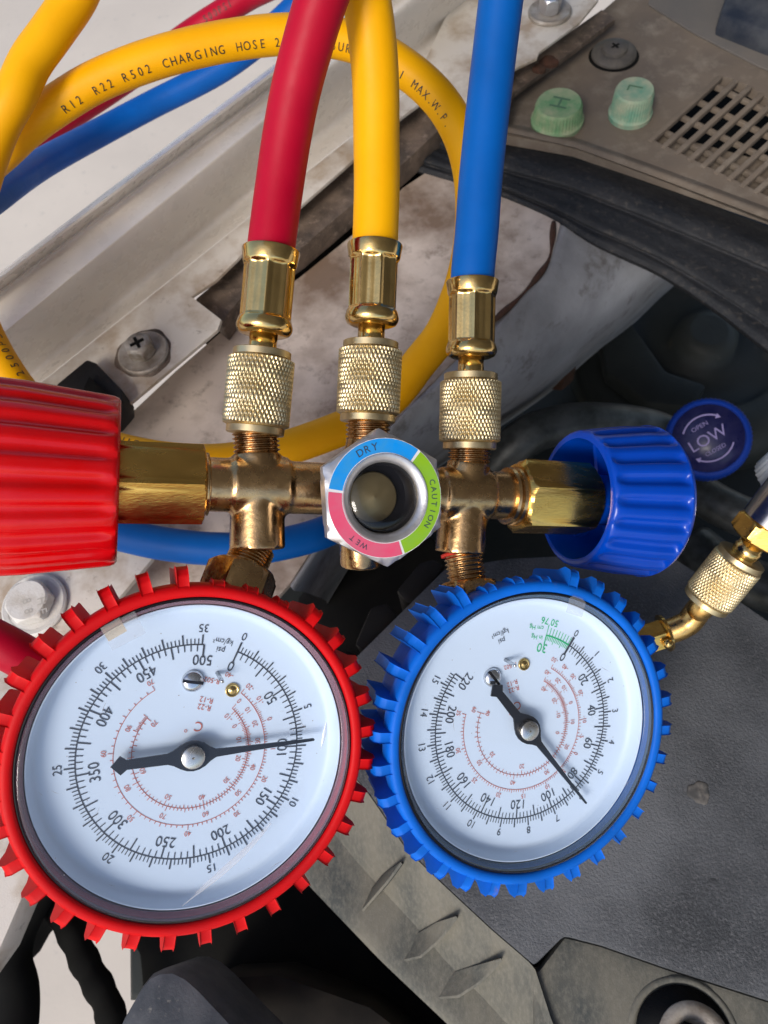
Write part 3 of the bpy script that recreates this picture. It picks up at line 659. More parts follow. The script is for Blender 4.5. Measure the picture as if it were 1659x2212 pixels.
rt = thing('red_hose', 'red charging hose with brass crimp fitting on the left port of the manifold', 'hose', pm(557, 931), 'charging hoses of the gauge set')
Ar, Br = pm(551, 936), pm(586, 540)
s = fitting(Ar, Br, (938, 757, 724, 541), rt, ph0=R(6))
dr = (Br - Ar).normalized(); e0 = Ar + dr * (s[3] - .35)
Qr = hose([e0, e0 + dr * .6, pm(604, 400, .12), pm(619, 300, .35), pm(638, 200, .7), pm(664, 100, 1.15), pm(694, 0, 1.6), pm(740, -130, 2.2), pd(800, -330, 15.5), pd(900, -600, 17), pd(800, -850, 22), pd(700, -500, 31), pd(640, -150, 34), pd(620, -58, 34), pd(531, -4, 36), pd(420, 66, 37), pd(303, 150, 37), pd(158, 246, 36), pd(-6, 338, 34), pd(-200, 450, 26), pd(-360, 700, 22), pd(-380, 1000, 20), pd(-240, 1250, 20), pd(-120, 1330, 20), pd(0, 1392, 20), pd(60, 1425, 20.3), pd(130, 1475, 20.8), pd(260, 1580, 22.5), pd(420, 1680, 25)], M_hred, rt)
htext(Qr, [('500PSI', 480, 28, lambda f_: f_ > .2), ('40', 545, -14, lambda f_: f_ > .2)], M_ink, rt, .32, 0.3, True)
yt = thing('yellow_hose', 'yellow charging hose coiled in a loop, brass fitting on the middle port', 'hose', pm(795, 920), 'charging hoses of the gauge set')
Ay, By = pm(794, 912), pm(810, 529)
s = fitting(Ay, By, (912, 738, 704, 529), yt, ph0=R(17))
dy = (By - Ay).normalized(); e0 = Ay + dy * (s[3] - .35)
d1 = 22.0
Qy = hose([e0, e0 + dy * .6, pm(814, 400, .05), pm(813, 300, .15), pm(812, 200, .35), pm(806, 100, .6), pm(792, 0, .9), pm(765, -120, 1.2), pd(690, -300, 17.5), pd(500, -420, 19), pd(300, -260, 21), pd(190, -60, 21.8), pd(160, 0, d1), pd(108, 75, d1), pd(66, 134, d1), pd(33, 205, d1), pd(-2, 270, 22.2), pd(-34, 360, 22.5), pd(-60, 460, 23), pd(-72, 560, 23.3), pd(-50, 680, 23.3), pd(-18, 755, 23.3), pd(22, 820, 23.3), pd(62, 870, 23.5), pd(120, 922, 23.7), pd(200, 956, 24), pd(300, 983, 24.2), pd(400, 996, 24.3), pd(500, 994, 24.4), pd(610, 970, 24.5), pd(700, 940, 24.6), pd(780, 905, 24.7), pd(850, 855, 24.7), pd(905, 785, 24.7), pd(955, 720, 24.6), pd(990, 640, 24.5), pd(1012, 560, 24.4), pd(1022, 470, 24.3), pd(1018, 380, 24.2), pd(998, 300, 24), pd(962, 232, 23.9), pd(915, 180, 23.8), pd(860, 138, 23.7), pd(808, 108, 23.6), pd(750, 88, 23.5), pd(680, 76, 23.4), pd(600, 75, 23.3), pd(500, 87, 23.2), pd(400, 108, 23.1), pd(300, 138, 23.1), pd(200, 180, 23.2), pd(110, 236, 23.4), pd(50, 282, 23.8), pd(0, 330, 24.3), pd(-80, 400, 25.5), pd(-220, 520, 28), pd(-400, 600, 34)], M_hyel, yt)
late = lambda f_: f_ > .55
htext(Qy, [('R12', 150, 210, late), ('R22', 218, 174, late), ('R502', 297, 140, late), ('CHARGING', 416, 104, late), ('HOSE', 537, 82, late), ('2500PSI', 655, 76, late), ('BURST', 760, 88, late), ('500PSI', 850, 132, late), ('MAX.W.P.', 950, 214, late)], M_ink, yt, .255, -0.33, True)
htext(Qy, [('2500PSI', 8, 770, lambda f_: .2 < f_ < .6), ('CHARGING', 300, 980, lambda f_: .2 < f_ < .6)], M_ink, yt, .27, -0.62, True)

bt = thing('blue_hose', 'blue charging hose with brass crimp fitting on the right port of the manifold', 'hose', pm(1014, 975), 'charging hoses of the gauge set')
Ab, Bb = pm(1014, 971), pm(1021, 608)
s = fitting(Ab, Bb, (971, 807, 773, 608), bt, .80, .655, ph0=R(0))
db = (Bb - Ab).normalized(); e0 = Ab + db * (s[3] - .35)
Qb = hose([e0, e0 + db * .6, pm(1030, 500), pm(1037, 400, .0), pm(1047, 300, .05), pm(1058, 200, .15), pm(1070, 100, .3), pm(1082, 0, .5), pm(1096, -120, .8), pd(1090, -350, 20), pd(950, -520, 23), pd(780, -350, 28), pd(700, -60, 33), pd(640, 16, 33.5), pd(560, 88, 34.3), pd(465, 156, 34.8), pd(325, 228, 35), pd(208, 290, 34), pd(90, 354, 31), pd(0, 414, 27.5), pd(-120, 510, 24), pd(-260, 700, 23.5), pd(-220, 950, 24.5), pd(0, 1080, 25.2), pd(140, 1122, 25.5), pd(255, 1153, 25.6), pd(350, 1174, 25.7), pd(450, 1185, 25.8), pd(550, 1184, 26), pd(640, 1168, 26.4), pd(710, 1145, 27), pd(770, 1110, 29), pd(800, 1080, 33), pd(815, 1060, 38)], M_hblu, bt)

# ================================================================ the manifold gauge set
mg = thing('manifold_gauge_set', 'brass manifold with red and blue rubber-booted pressure gauges, two ribbed knobs and sight glass', 'gauge set', pm(779, 1060))
# body: overlapping bars, voxel-joined so the castings blend
def cyl(a, b_, r, r2=None): A_, B_ = Vector(a), Vector(b_); return lathe(A_, B_, [(0, r), ((B_ - A_).length, r2 or r)], 40)
L0, L1 = pm(441, 1046), pm(1104, 1071)
body = join(cyl(L0, L1, .64), cyl(pm(558, 975), pm(556, 1046), .53, .60), cyl(pm(556, 1046), pm(556, 1185), .63, .665), cyl(pm(794, 950), pm(779, 1060), .53, .56), cyl(pm(779, 1060), pm(779, 1222, -.3), .56, .52),
            cyl(pm(1013, 998), pm(1003, 1075), .56, .62), cyl(pm(1003, 1075), pm(993, 1194), .63, .655), cyl(pm(779, 1060, 0), pm(796, 1069, .75), .95, .90),
            cyl(pm(500, 1046), pm(620, 1050), .70, .70), cyl(pm(950, 1066), pm(1050, 1070), .70, .70))
bo = mesh('manifold_body', body, M_cast, mg)
md = bo.modifiers.new('r', 'REMESH'); md.mode = 'VOXEL'; md.voxel_size = 0.048; md.use_smooth_shade = True
m2 = bo.modifiers.new('s', 'SMOOTH'); m2.factor = 0.6; m2.iterations = 5
dg = bpy.context.evaluated_depsgraph_get(); nm = bpy.data.meshes.new_from_object(bo.evaluated_get(dg)); bo.modifiers.clear(); bo.data = nm
nm.polygons.foreach_set('use_smooth', [True] * len(nm.polygons))
def thread(A, B, r, n, L=None, name='threaded_port'):
    A, B = Vector(A), Vector(B); L = L or (B - A).length; p = L / n; pr = [(-.05, r * .86)]
    for i in range(n): pr += [(i * p + p * .1, r * .88), (i * p + p * .45, r), (i * p + p * .55, r), (i * p + p * .9, r * .88)]
    pr.append((L + .05, r * .86)); return mesh(name, lathe(A, B, pr, 48), M_cast, mg, auto=60)
thread(pm(555, 978), pm(552, 932), .56, 5); thread(pm(795, 952), pm(795, 905), .56, 5); thread(pm(1013, 1001), pm(1014, 966), .56, 4)
def stem(a, b_, c_, nm_hex='stem_hex'):
    thread(a, b_, .52, 7, name='gauge_stem')
    dd = (Vector(c_) - Vector(b_)); mesh(nm_hex, hexprism(b_, c_, 0.02, dd.length, .86, .2, ref=(0, 0, 1)), M_cast, mg, auto=30)
stem(pm(549, 1182), pm(529, 1226, .2), pm(503, 1296, .5)); stem(pm(999, 1192), pm(1010, 1256, .2), pm(1017, 1318, .4))
x_, y_, d_ = frame(pm(993, 1194) - pm(1003, 1075))
mesh('seal_ring', lathe(pm(997, 1190), pm(1010, 1256, .2), [(0, .5), (.02, .56), (.09, .56), (.1, .5)], 40), M_oring, mg)
# hex valve bodies
hx0, hx1 = pm(439, 1046), pm(256, 1041)
mesh('hex_nut', hexprism(hx0, hx1, 0, (hx1 - hx0).length + .3, 1.05, R(0), ref=BN, cham=.07), M_hexb, mg, auto=30)
mesh('nut_collar', lathe(hx0, hx1, [(-.12, .68), (-.1, .74), (0.02, .74)], 40), M_cast, mg)
hy0, hy1 = pm(1112, 1072), pm(1268, 1079)
mesh('hex_nut', hexprism(hy0, hy1, 0, (hy1 - hy0).length, 1.04, R(-15) + pi / 3, ref=BN, cham=.14), M_hexb, mg, auto=30)
mesh('nut_collar', lathe(hy0, hy1, [(-.3, .66), (-.28, .76), (-.2, .78), (-.14, .70), (-.1, .78), (0.02, .80)], 40), M_cast, mg, auto=40)
mesh('valve_stem', lathe(hy1, hy1 + (hy1 - hy0), [(-.05, .42), (1.8, .42)], 32), mat('dark_oily_stem', (0.02, 0.03, 0.025), 0.3, 0.5), mg)
# knobs
def knob(P, d, m, label, sgn, kl=1.0, fdp=.11):
    d = Vector(d).normalized(); k = 21
    ro = lambda s: 1.90 + .22 * min(1, max(0, s) / 2.0)
    def rf(t, s, r):
        if s < 0.06 or s > 2.62 * kl or r < 1.7: return r
        e = min(1, (s - .06) / .25, (2.62 * kl - s) / .03)
        c_ = math.cos(k * t); g_ = 1 / (1 + math.exp(-3.6 * (c_ - .3)))
        return r - fdp * g_ * e
    pr = [(2.2, .45), (2.2, 1.5), (.8, 1.60), (.1, 1.64), (0, 1.67), (0, 1.80), (.05, 1.87), (.14, 1.91), (.3, ro(.3)), (.6, ro(.6)), (1.2, ro(1.2)), (1.9, ro(1.9)), (2.3, 2.13), (2.5, 2.14), (2.6, 2.15), (2.64, 2.16), (2.66, 2.16), (2.8, 2.12), (2.88, 2.0), (2.9, 1.7), (2.9, .1)]
    pr = [(a * kl if a > .3 else a, b2) for a, b2 in pr]; pr2 = []
    for (a, ra), (b2, rb_) in zip(pr, pr[1:]):
        n = max(1, int(abs(b2 - a) / .1)) if ra > 1.8 and rb_ > 1.8 else 1
        pr2 += [(a + (b2 - a) * i / n, ra + (rb_ - ra) * i / n) for i in range(n)]
    pr2.append(pr[-1])
    o = mesh('valve_knob', lathe(P, P + d, pr2, k * 12, rf, ref=BN), m, mg, auto=45); o['label'] = label
    x, y, _ = frame(d, BN); wb = MB()
    for j in range(3):
        a = j * pi * 2 / 3 + 2.4; e = x * math.cos(a) + y * math.sin(a); q = -x * math.sin(a) + y * math.cos(a)
        wb = join(wb, bar(P + d * .8 + e * .7, P + d * .8 + e * 1.62, .14, .4, up=d * -1))
    mesh('inner_web', wb, m, o)
    mesh('hub_socket', lathe(P + d * 1.1, P + d, [(0, .5), (0, .72), (1.1, .74)], 32), m, o)
    return o
XB = (L1 - L0).normalized()
knob(pm(257, 1040), -XB, M_kred, 'red ribbed valve knob', -1)
knob(pm(1240, 1077), XB, M_kblu, 'blue ribbed valve knob with open hollow end', 1, .83, .15)
# sight glass
SC = pm(833, 1076, 1.95)
ux = (Vector((1, 0, 0)) - BN * BN.x).normalized(); uy = BN.cross(ux)
sg = mesh('sight_glass', hexprism(SC - BN, SC, .45, 1.0, 1.585, R(94) , ref=ux, cham=.16, caps=(False, False)), M_alu, mg, auto=30)
mesh('neck_collar', lathe(SC - BN * 2, SC, [(0.0, .95), (.85, 1.0)], 48), M_cast, sg)
def sector(a0, a1, r0, r1, m, name, z=.012, lab=None):
    mb = MB(); n = 40; v = []
    for i in range(n + 1):
        a = a0 + (a1 - a0) * i / n
        for rr in (r0, r1): v.append(SC + BN * z + (ux * math.cos(a) + uy * math.sin(a)) * rr)
    mb.add(v, [(2 * i, 2 * i + 1, 2 * i + 3, 2 * i + 2) for i in range(n)]); o = mesh(name, mb, m, sg)
    if lab: o['label'] = lab
sector(0, 2 * pi, 1.0, 1.36, mat('ring_white_print', (.72, .72, .74), .4), 'ring_backing', .006)
sector(R(54.5), R(170.5), 1.03, 1.345, M_sblu, 'colour_band', lab='blue band marked DRY')
sector(R(-70), R(51.5), 1.03, 1.345, M_sgrn, 'colour_band', lab='green band marked CAUTION')
sector(R(173.5), R(287.5), 1.03, 1.345, M_spnk, 'colour_band', lab='pink band marked WET')
tx = MB()
def arctext(sx, a_mid, r, size, step):
    for i, ch in enumerate(sx):
        a = a_mid - step * (i - (len(sx) - 1) / 2); V, Fc, wd = glyphs(ch)
        er = ux * math.cos(a) + uy * math.sin(a); et = ux * math.sin(a) - uy * math.cos(a); o = SC + BN * .02 + er * r
        tx.add([o + et * p * size + er * q * size for p, q in V], Fc, False)
arctext('DRY', R(112), 1.19, .175, R(9)); arctext('CAUTION', R(-7), 1.19, .14, R(8.2)); arctext('WET', R(236), 1.19, .13, R(8))
mesh('ring_lettering', tx, mat('faded_ink', (0.03, 0.05, 0.08), .6), sg)
mesh('inner_bezel', lathe(SC - BN * 1.2, SC, [(1.2, 1.02), (1.25, 1.0), (1.24, .94), (1.13, .82), (1.05, .81)], 64, caps=(False, False)), M_alu, sg, auto=50)
mesh('glass_well', lathe(SC - BN * 1.2, SC, [(0.3, .82), (1.07, .81)], 64, caps=(True, False)), M_cup, sg)
mesh('indicator_cone', lathe(SC - BN * .88 - ux * .05, SC - ux * .05, [(0, .60), (.10, .60), (.12, .58), (.26, .02)], 64), mat('dull_brass_cone', (0.34, 0.26, 0.13), .45, .9, rvar=.1), sg, auto=20)
mesh('glass_window', lathe(SC - BN * .05, SC, [(-.05, .80), (-.03, .79), (.0, .5), (.01, .05)], 64, caps=(False, True)), M_glass, sg)

# gauges
def gauge(Cc, Mx, label, boot_m, spec):
    Cc = Vector(Cc); X, Y, Z = [Vector(c_).normalized() for c_ in zip(*Mx)]
    Gp = lambda x, y, z: Cc + X * x + Y * y + Z * z
    def pol(r, deg, z): a = R(deg); return Gp(r * math.sin(a), r * math.cos(a), z)
    g_ = bpy.data.objects.new('pressure_gauge', None); COL.objects.link(g_); g_.parent = mg; g_['label'] = label
    LOC[g_] = Gp(0, 0, 0); g_.location = Gp(0, 0, 0) - LOC[mg]
    o_ = Gp(0, 0, -3)
    # z measured from o_: dial plane at 3
    mesh('rubber_boot', lathe(o_, Gp(0, 0, 0), [(1.75, .1), (1.75, 3.35), (1.85, 3.50), (2.1, 3.55), (2.8, 3.58), (2.9, 3.62), (3.0, 3.69), (3.12, 3.73), (3.52, 3.74), (3.61, 3.71), (3.65, 3.64), (3.65, 3.53), (3.60, 3.48), (3.50, 3.46), (2.9, 3.44)], 160, caps=(True, False)), boot_m, g_, auto=50)
    fb = None
    for i in range(32):                                           # grip fins round the boot
        a = spec['fin0'] + i * 11.25
        if spec.get('skip') and i in spec['skip']: continue
        prf = [(3.58, .61), (3.94, .59), (4.06, .50), (4.10, .26), (3.99, -.02), (3.90, -1.1), (3.86, -1.18), (3.45, -1.18)] if i not in spec['bump'] else [(3.58, .61), (3.74, .58), (3.80, .48), (3.81, .2), (3.74, .0), (3.64, -.1), (3.58, -.1), (3.5, -.1)]
        wv = []
        for s_ in (-1, 1):
            for r_, z_ in prf:
                w_ = .122
                e = math.degrees(w_ / r_); wv.append(pol(r_, a + s_ * e, z_))
        n = len(prf); fs = [tuple(range(n)), tuple(range(2 * n - 1, n - 1, -1))] + [(i2, (i2 + 1) % n, (i2 + 1) % n + n, i2 + n) for i2 in range(n)]
        mesh('fin', MB().add(wv, fs, False), boot_m, g_, bevel=0.035)
    mesh('gauge_case', lathe(o_, Gp(0, 0, 0), [(2.2, .2), (2.2, 3.36), (2.9, 3.40), (3.12, 3.43), (3.22, 3.40), (3.30, 3.32), (3.32, 3.28), (2.9, 3.26), (2.9, 3.2)], 128, caps=(False, False)), M_cup, g_, auto=50)
    mesh('gasket', lathe(o_, Gp(0, 0, 0), [(3.44, 3.47), (3.54, 3.475), (3.58, 3.46), (3.58, 3.42), (3.52, 3.41), (3.44, 3.415)], 128, caps=(False, False)), M_cup, g_)
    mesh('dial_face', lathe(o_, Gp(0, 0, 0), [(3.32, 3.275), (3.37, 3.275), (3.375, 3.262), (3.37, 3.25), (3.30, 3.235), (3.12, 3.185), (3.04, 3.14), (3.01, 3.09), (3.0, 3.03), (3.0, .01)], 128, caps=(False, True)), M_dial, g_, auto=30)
    blk, red, grn = MB(), MB(), MB()
    def arc(mb, r, a0, a1, w, z=.010):
        n = max(2, int(abs(a1 - a0) / 2)); v = []
        for i in range(n + 1):
            a = a0 + (a1 - a0) * i / n; v += [pol(r - w / 2, a, z), pol(r + w / 2, a, z)]
        mb.add(v, [(2 * i, 2 * i + 1, 2 * i + 3, 2 * i + 2) for i in range(n)], False)
    def tick(mb, a, r0, r1, w, z=.014):
        e = math.degrees(w / 2 / ((r0 + r1) / 2)); mb.add([pol(r0, a - e, z), pol(r1, a - e, z), pol(r1, a + e, z), pol(r0, a + e, z)], [(0, 1, 2, 3)], False)
    off = spec['axis']
    def num(mb, s, r, a, size, z=.016, inward=None, sp=1.0, w=.92):
        V, Fc, wd = glyphs(s); loc = (a - off + 180) % 360 - 180
        inw = (abs(loc) < 87) if inward is None else inward
        ar = R(a); er = Vector((math.sin(ar), math.cos(ar))); et = Vector((er.y, -er.x))   # clockwise
        if inw: er, et = -er, -et
        cx, cy = r * math.sin(ar), r * math.cos(ar)
        mb.add([Gp(cx + et.x * p * size * w + er.x * q * size, cy + et.y * p * size * w + er.y * q * size, z) for p, q in V], Fc, False)
    def flat(mb, s, r, size, z=.016, w=.92, a=0):
        num(mb, s, r, off + a, size, z, True, w=w)
    R0 = 2.35; a0, a1 = spec['a0'], spec['a1']
    arc(blk, R0, a0, a1, .028)
    n = int(spec['pmax'] / spec['pmin'])
    for i in range(n + 1):
        v = i * spec['pmin']; a = a0 + (a1 - a0) * v / spec['pmax']
        big = abs(v / spec['pbig'] - round(v / spec['pbig'])) < 1e-6
        tick(blk, a, R0 - (.27 if big else .15), R0, .032 if big else .022)
    for i in range(int(spec['kmax'] / spec['kmin'] + .5) + 1):
        v = i * spec['kmin']; a = a0 + spec['kdeg'] * v
        q = v / spec['kbig']; big = abs(q - round(q)) < 1e-6
        tick(blk, a, R0, R0 + (.22 if big else .13), .032 if big else .020)
    for v in spec['pnum']: num(blk, str(v), 2.0, a0 + (a1 - a0) * v / spec['pmax'], .235, w=.9)
    for v in spec['knum']: num(blk, str(v), 2.70, a0 + spec['kdeg'] * v, .185)
    for k, (r, lst, side, sz) in enumerate(spec['temps']):
        for s_, rr, a in lst: num(red, s_, rr, a, sz)
    for r, aa, sgn, ml in spec['tarcs']:
        arc(red, r, aa[0], aa[-1], .014)
        for a_, b_ in zip(aa, aa[1:]):
            nn = next(q for q in (10, 5, 4, 2, 1) if q == 1 or (b_ - a_) / q > 1.45)
            for i in range(nn):
                a = a_ + (b_ - a_) * i / nn; Lk = .11 if i == 0 else (.085 if i * 2 == nn else .06)
                tick(red, a, r, r + sgn * Lk, .014)
        tick(red, aa[-1], r, r + sgn * .11, .014)
    flat(red, 'R-502', 1.59, .115, a=spec.get('r502', 0)); flat(red, 'R-12', 1.15, .125); flat(red, 'R-22', .985, .125)
    flat(red, 'C', .55, .22); flat(red, 'o', .47, .11, a=spec.get('deg', -30))
    flat(blk, 'psi', 2.27, .14); flat(blk, spec['unit'], 2.465, .13)
    if spec.get('vac'):
        v0, v1 = spec['vac']
        arc(grn, R0, v0, v1, .035)
        for i in range(16): a = v1 + (v0 - v1) * i / 15; tick(grn, a, R0 - (.25 if i in (0,) else .19 if i % 5 == 0 else .13), R0, .03 if i == 0 else .018)
        for i in range(9): a = v1 + (v0 - v1) * i / 8.6; tick(grn, a, R0, R0 + (.27 if i == 0 else .2 if i in (4,) else .2), .018)
        tick(blk, a0, R0 - .28, R0 + .24, .06, .018)
        num(grn, '30', 2.0, 23.5, .235); num(grn, '76', 2.69, 21.5, .18, inward=True); num(grn, '50', 2.69, 27.5, .18, inward=True)
        num(grn, 'in Hg', 2.25, 18.2, .12, inward=True); num(grn, 'cm Hg', 2.49, 17.0, .12, inward=True)
        mesh('vacuum_scale', grn, M_dgrn, g_)
    else:
        tick(blk, a0, R0 - .28, R0 + .22, .036, .018); tick(blk, a1, R0 - .28, R0, .036, .018)
    mesh('pressure_scale', blk, M_dblk, g_); mesh('temperature_scale', red, M_dred, g_)
    # needle
    an = spec['needle']; zz = .27
    nd = [(-1.66, 0), (-1.47, .20), (-1.34, .10), (-.52, .115), (-.40, .16), (-.26, .25), (-.13, .31), (0, .33), (.13, .31), (.26, .25), (.38, .15), (.5, .085), (1.2, .062), (2.68, .026), (2.70, 0)]
    if spec.get('tail'): nd = [(x_ * (spec['tail'] if x_ < -.5 else 1), y_) for x_, y_ in nd]
    ol = nd + [(a_, -b_) for a_, b_ in nd[-2:0:-1]]
    ar = R(an); dx, dyy = math.sin(ar), math.cos(ar)
    v = [Gp(a_ * dx + b_ * dyy, a_ * dyy - b_ * dx, zz + .02) for a_, b_ in ol] + [Gp(a_ * dx + b_ * dyy, a_ * dyy - b_ * dx, zz - .03) for a_, b_ in ol]
    k = len(ol); mesh('needle', MB().add(v, [tuple(range(k)), tuple(range(2 * k - 1, k - 1, -1))] + [(i, (i + 1) % k, (i + 1) % k + k, i + k) for i in range(k)], False), M_need, g_)
    mesh('needle_hub', lathe(Gp(0, 0, 0), Gp(0, 0, 1), [(0, .12), (.28, .12), (.30, .25), (.40, .245), (.42, .22), (.42, .03), (.40, .02), (.36, .015)], 40), mat('nickel_hub', (.66, .64, .60), .3, 1.0, rvar=.1), g_, auto=40)
    sr, sa, sz = spec['screw']; p = pol(sr, sa, 0)
    sc_ = mesh('stop_screw', lathe(p, p + Z, [(0, sz), (.05, sz), (.10, sz * .85), (.13, sz * .5), (.135, .02)], 40), M_nickd, g_)
    e = (X * math.cos(spec['slot']) + Y * math.sin(spec['slot'])); 
    mesh('screw_slot', bar(p - e * sz * .93 + Z * .142, p + e * sz * .93 + Z * .142, .065, .12, up=Z), M_cup, g_)
    rr, ra = spec['rivet']; p = pol(rr, ra, 0)
    mesh('rivet', lathe(p, p + Z, [(0, .155), (.04, .155), (.06, .135), (.03, .115), (.03, .08), (.06, .05), (.07, .01)], 36), M_brass, g_)
    rr, ra = spec['pin']; p = pol(rr, ra, 0)
    mesh('stop_pin', lathe(p, p + Z + X * .25 - Y * .25, [(0, .045), (.36, .045), (.4, .03)], 16), M_nickd, g_)
    # lens
    mesh('lens', lathe(o_, Gp(0, 0, 0), [(3.58, 3.41), (3.66, 3.405), (3.69, 3.38), (3.705, 3.33), (3.71, 3.2), (3.74, 1.6), (3.745, .02)], 128, caps=(False, True)), M_glass, g_, auto=25)
    mesh('lens_wall', lathe(o_, Gp(0, 0, 0), [(3.38, 3.30), (3.39, 3.335), (3.43, 3.34), (3.44, 3.365), (3.49, 3.37), (3.50, 3.395), (3.56, 3.405)], 128, caps=(False, False)), M_lensr if boot_m is M_bred else M_lensb, g_)
    for ta, tr0, tr1, tw, tm in spec['tape']:
        v = []; rows = 5
        for i in range(rows + 1):
            r_ = tr0 + (tr1 - tr0) * i / rows; z_ = .735 - .02 * (i / rows) - (.04 if r_ > 3.42 else 0)
            for s_ in (-1, 0, 1): v.append(Gp(*[0] * 3) + (X * math.sin(R(ta)) + Y * math.cos(R(ta))) * r_ + (X * math.cos(R(ta)) - Y * math.sin(R(ta))) * tw * s_ * (.55 if (spec.get('roundtape') and i == rows) else 1) + Z * (z_ + .004))
        mesh('tape_tab', MB().add(v, [(3 * i + j, 3 * i + j + 1, 3 * i + j + 4, 3 * i + j + 3) for i in range(rows) for j in range(2)]), tm, g_)
    for k, P3 in enumerate(spec.get('film', [])):
        v = []
        for i in range(21):
            t = i / 20; x0, y0 = [(1 - t) ** 2 * P3[0][q] + 2 * t * (1 - t) * P3[1][q] + t * t * P3[2][q] for q in (0, 1)]
            w_ = P3[3] * math.sin(pi * min(1, .08 + t * .92)) + .004
            for s_, z_ in ((-1, .742), (-.4, .765), (.4, .765), (1, .742)): v.append(Gp(x0 + w_ * s_ * P3[4][0], y0 + w_ * s_ * P3[4][1], z_))
        mesh('film_wrinkle_glint', MB().add(v, [(4 * i + j, 4 * i + j + 1, 4 * i + j + 5, 4 * i + j + 4) for i in range(20) for j in range(3)]), M_film, g_)
    rs = random.Random(7); sp_ = MB()
    for i in range(34):
        a_, q_, r_ = rs.random() * 2 * pi, 3.2 * math.sqrt(rs.random()), rs.uniform(.006, .016)
        sp_.add([Gp(q_ * math.cos(a_) + r_ * math.cos(t), q_ * math.sin(a_) + r_ * math.sin(t) * rs.uniform(.5, 1), .757) for t in (0, 1.2, 2.5, 3.8, 5)], [(0, 1, 2, 3, 4)], False)
    for i in range(9):
        a_, q_, th_, l_ = rs.random() * 2 * pi, 3.0 * math.sqrt(rs.random()), rs.random() * pi, rs.uniform(.1, .35)
        x0, y0 = q_ * math.cos(a_), q_ * math.sin(a_); dx_, dy_ = math.cos(th_) * l_, math.sin(th_) * l_
        sp_.add([Gp(x0, y0, .758), Gp(x0 + dx_ / 2 - dy_ * .03, y0 + dy_ / 2 + dx_ * .03, .758), Gp(x0 + dx_, y0 + dy_, .758), Gp(x0 + dx_ / 2 - dy_ * .06, y0 + dy_ / 2 + dx_ * .06, .758)], [(0, 1, 2, 3)], False)
    do = mesh('dust_and_scratches', sp_, M_dust, g_); do['kind'] = 'stuff'
    return g_
gauge((-4.197, -5.219, -16.721), ((.898, .266, .35), (-.268, .962, -.044), (-.348, -.054, .936)), 'high side gauge in a red boot', M_bred, dict(
    bump=(0, 1, 31), fin0=3.2, a0=9.2, a1=350.8, pmax=500, pmin=5, pbig=25, kdeg=9.73, kmax=35, kmin=.2, kbig=1, pnum=range(0, 501, 50), knum=range(0, 36, 5), axis=0,
    temps=[(0, [('-40', 1.81, 10.9), ('-20', 1.82, 28.3), ('-10', 1.8, 40.5), ('0', 1.8, 56.2), ('10', 1.8, 77.0), ('20', 1.8, 100.9), ('30', 1.81, 131.1), ('40', 1.81, 166.7), ('50', 1.81, 208.6), ('60', 1.81, 259.3), ('70', 1.8, 316.0)], 1, .115),
           (0, [('0', 1.45, 29.4), ('10', 1.46, 40.9), ('20', 1.46, 55.1), ('30', 1.45, 70.8), ('40', 1.44, 94.6), ('50', 1.46, 120.1), ('60', 1.46, 152.2), ('70', 1.47, 188.5), ('80', 1.47, 228.8), ('90', 1.45, 280.7)], 1, .115),
           (0, [('-10', 1.04, 33.8), ('0', 1.04, 47.5), ('10', 1.04, 65.4), ('20', 1.05, 88.6), ('30', 1.05, 117.9), ('40', 1.06, 151.8), ('50', 1.06, 192.0), ('60', 1.06, 237.9), ('70', 1.04, 296.3)], -1, .115)],
    tarcs=[(1.61, [26, 40.5, 56.2, 77, 100.9, 131.1, 166.7, 208.6, 259.3, 316], 1, 10), (1.24, [29.4, 40.9, 55.1, 70.8, 94.6, 120.1, 152.2, 188.5, 228.8, 280.7, 297], 1, 10), (1.24, [33.8, 47.5, 65.4, 88.6, 117.9, 151.8, 192, 237.9, 296.3], -1, 10)],
    unit='kg/cm\u00b2', needle=72.8, screw=(1.56, 345.2, .235), slot=R(5), rivet=(1.56, 18.6), pin=(1.78, 2.3), tape=[(318, 2.95, 3.45, .36, M_tape), (315.5, 3.16, 3.47, .2, M_tapeo)], film=[((1.95, -1.0), (1.5, -1.9), (.55, -2.95), .075, (.8, -.4)), ((1.75, -1.35), (1.3, -2.0), (.75, -2.65), .05, (.8, -.4)), ((2.55, 1.35), (2.62, 1.05), (2.6, .75), .04, (1, 0))]))
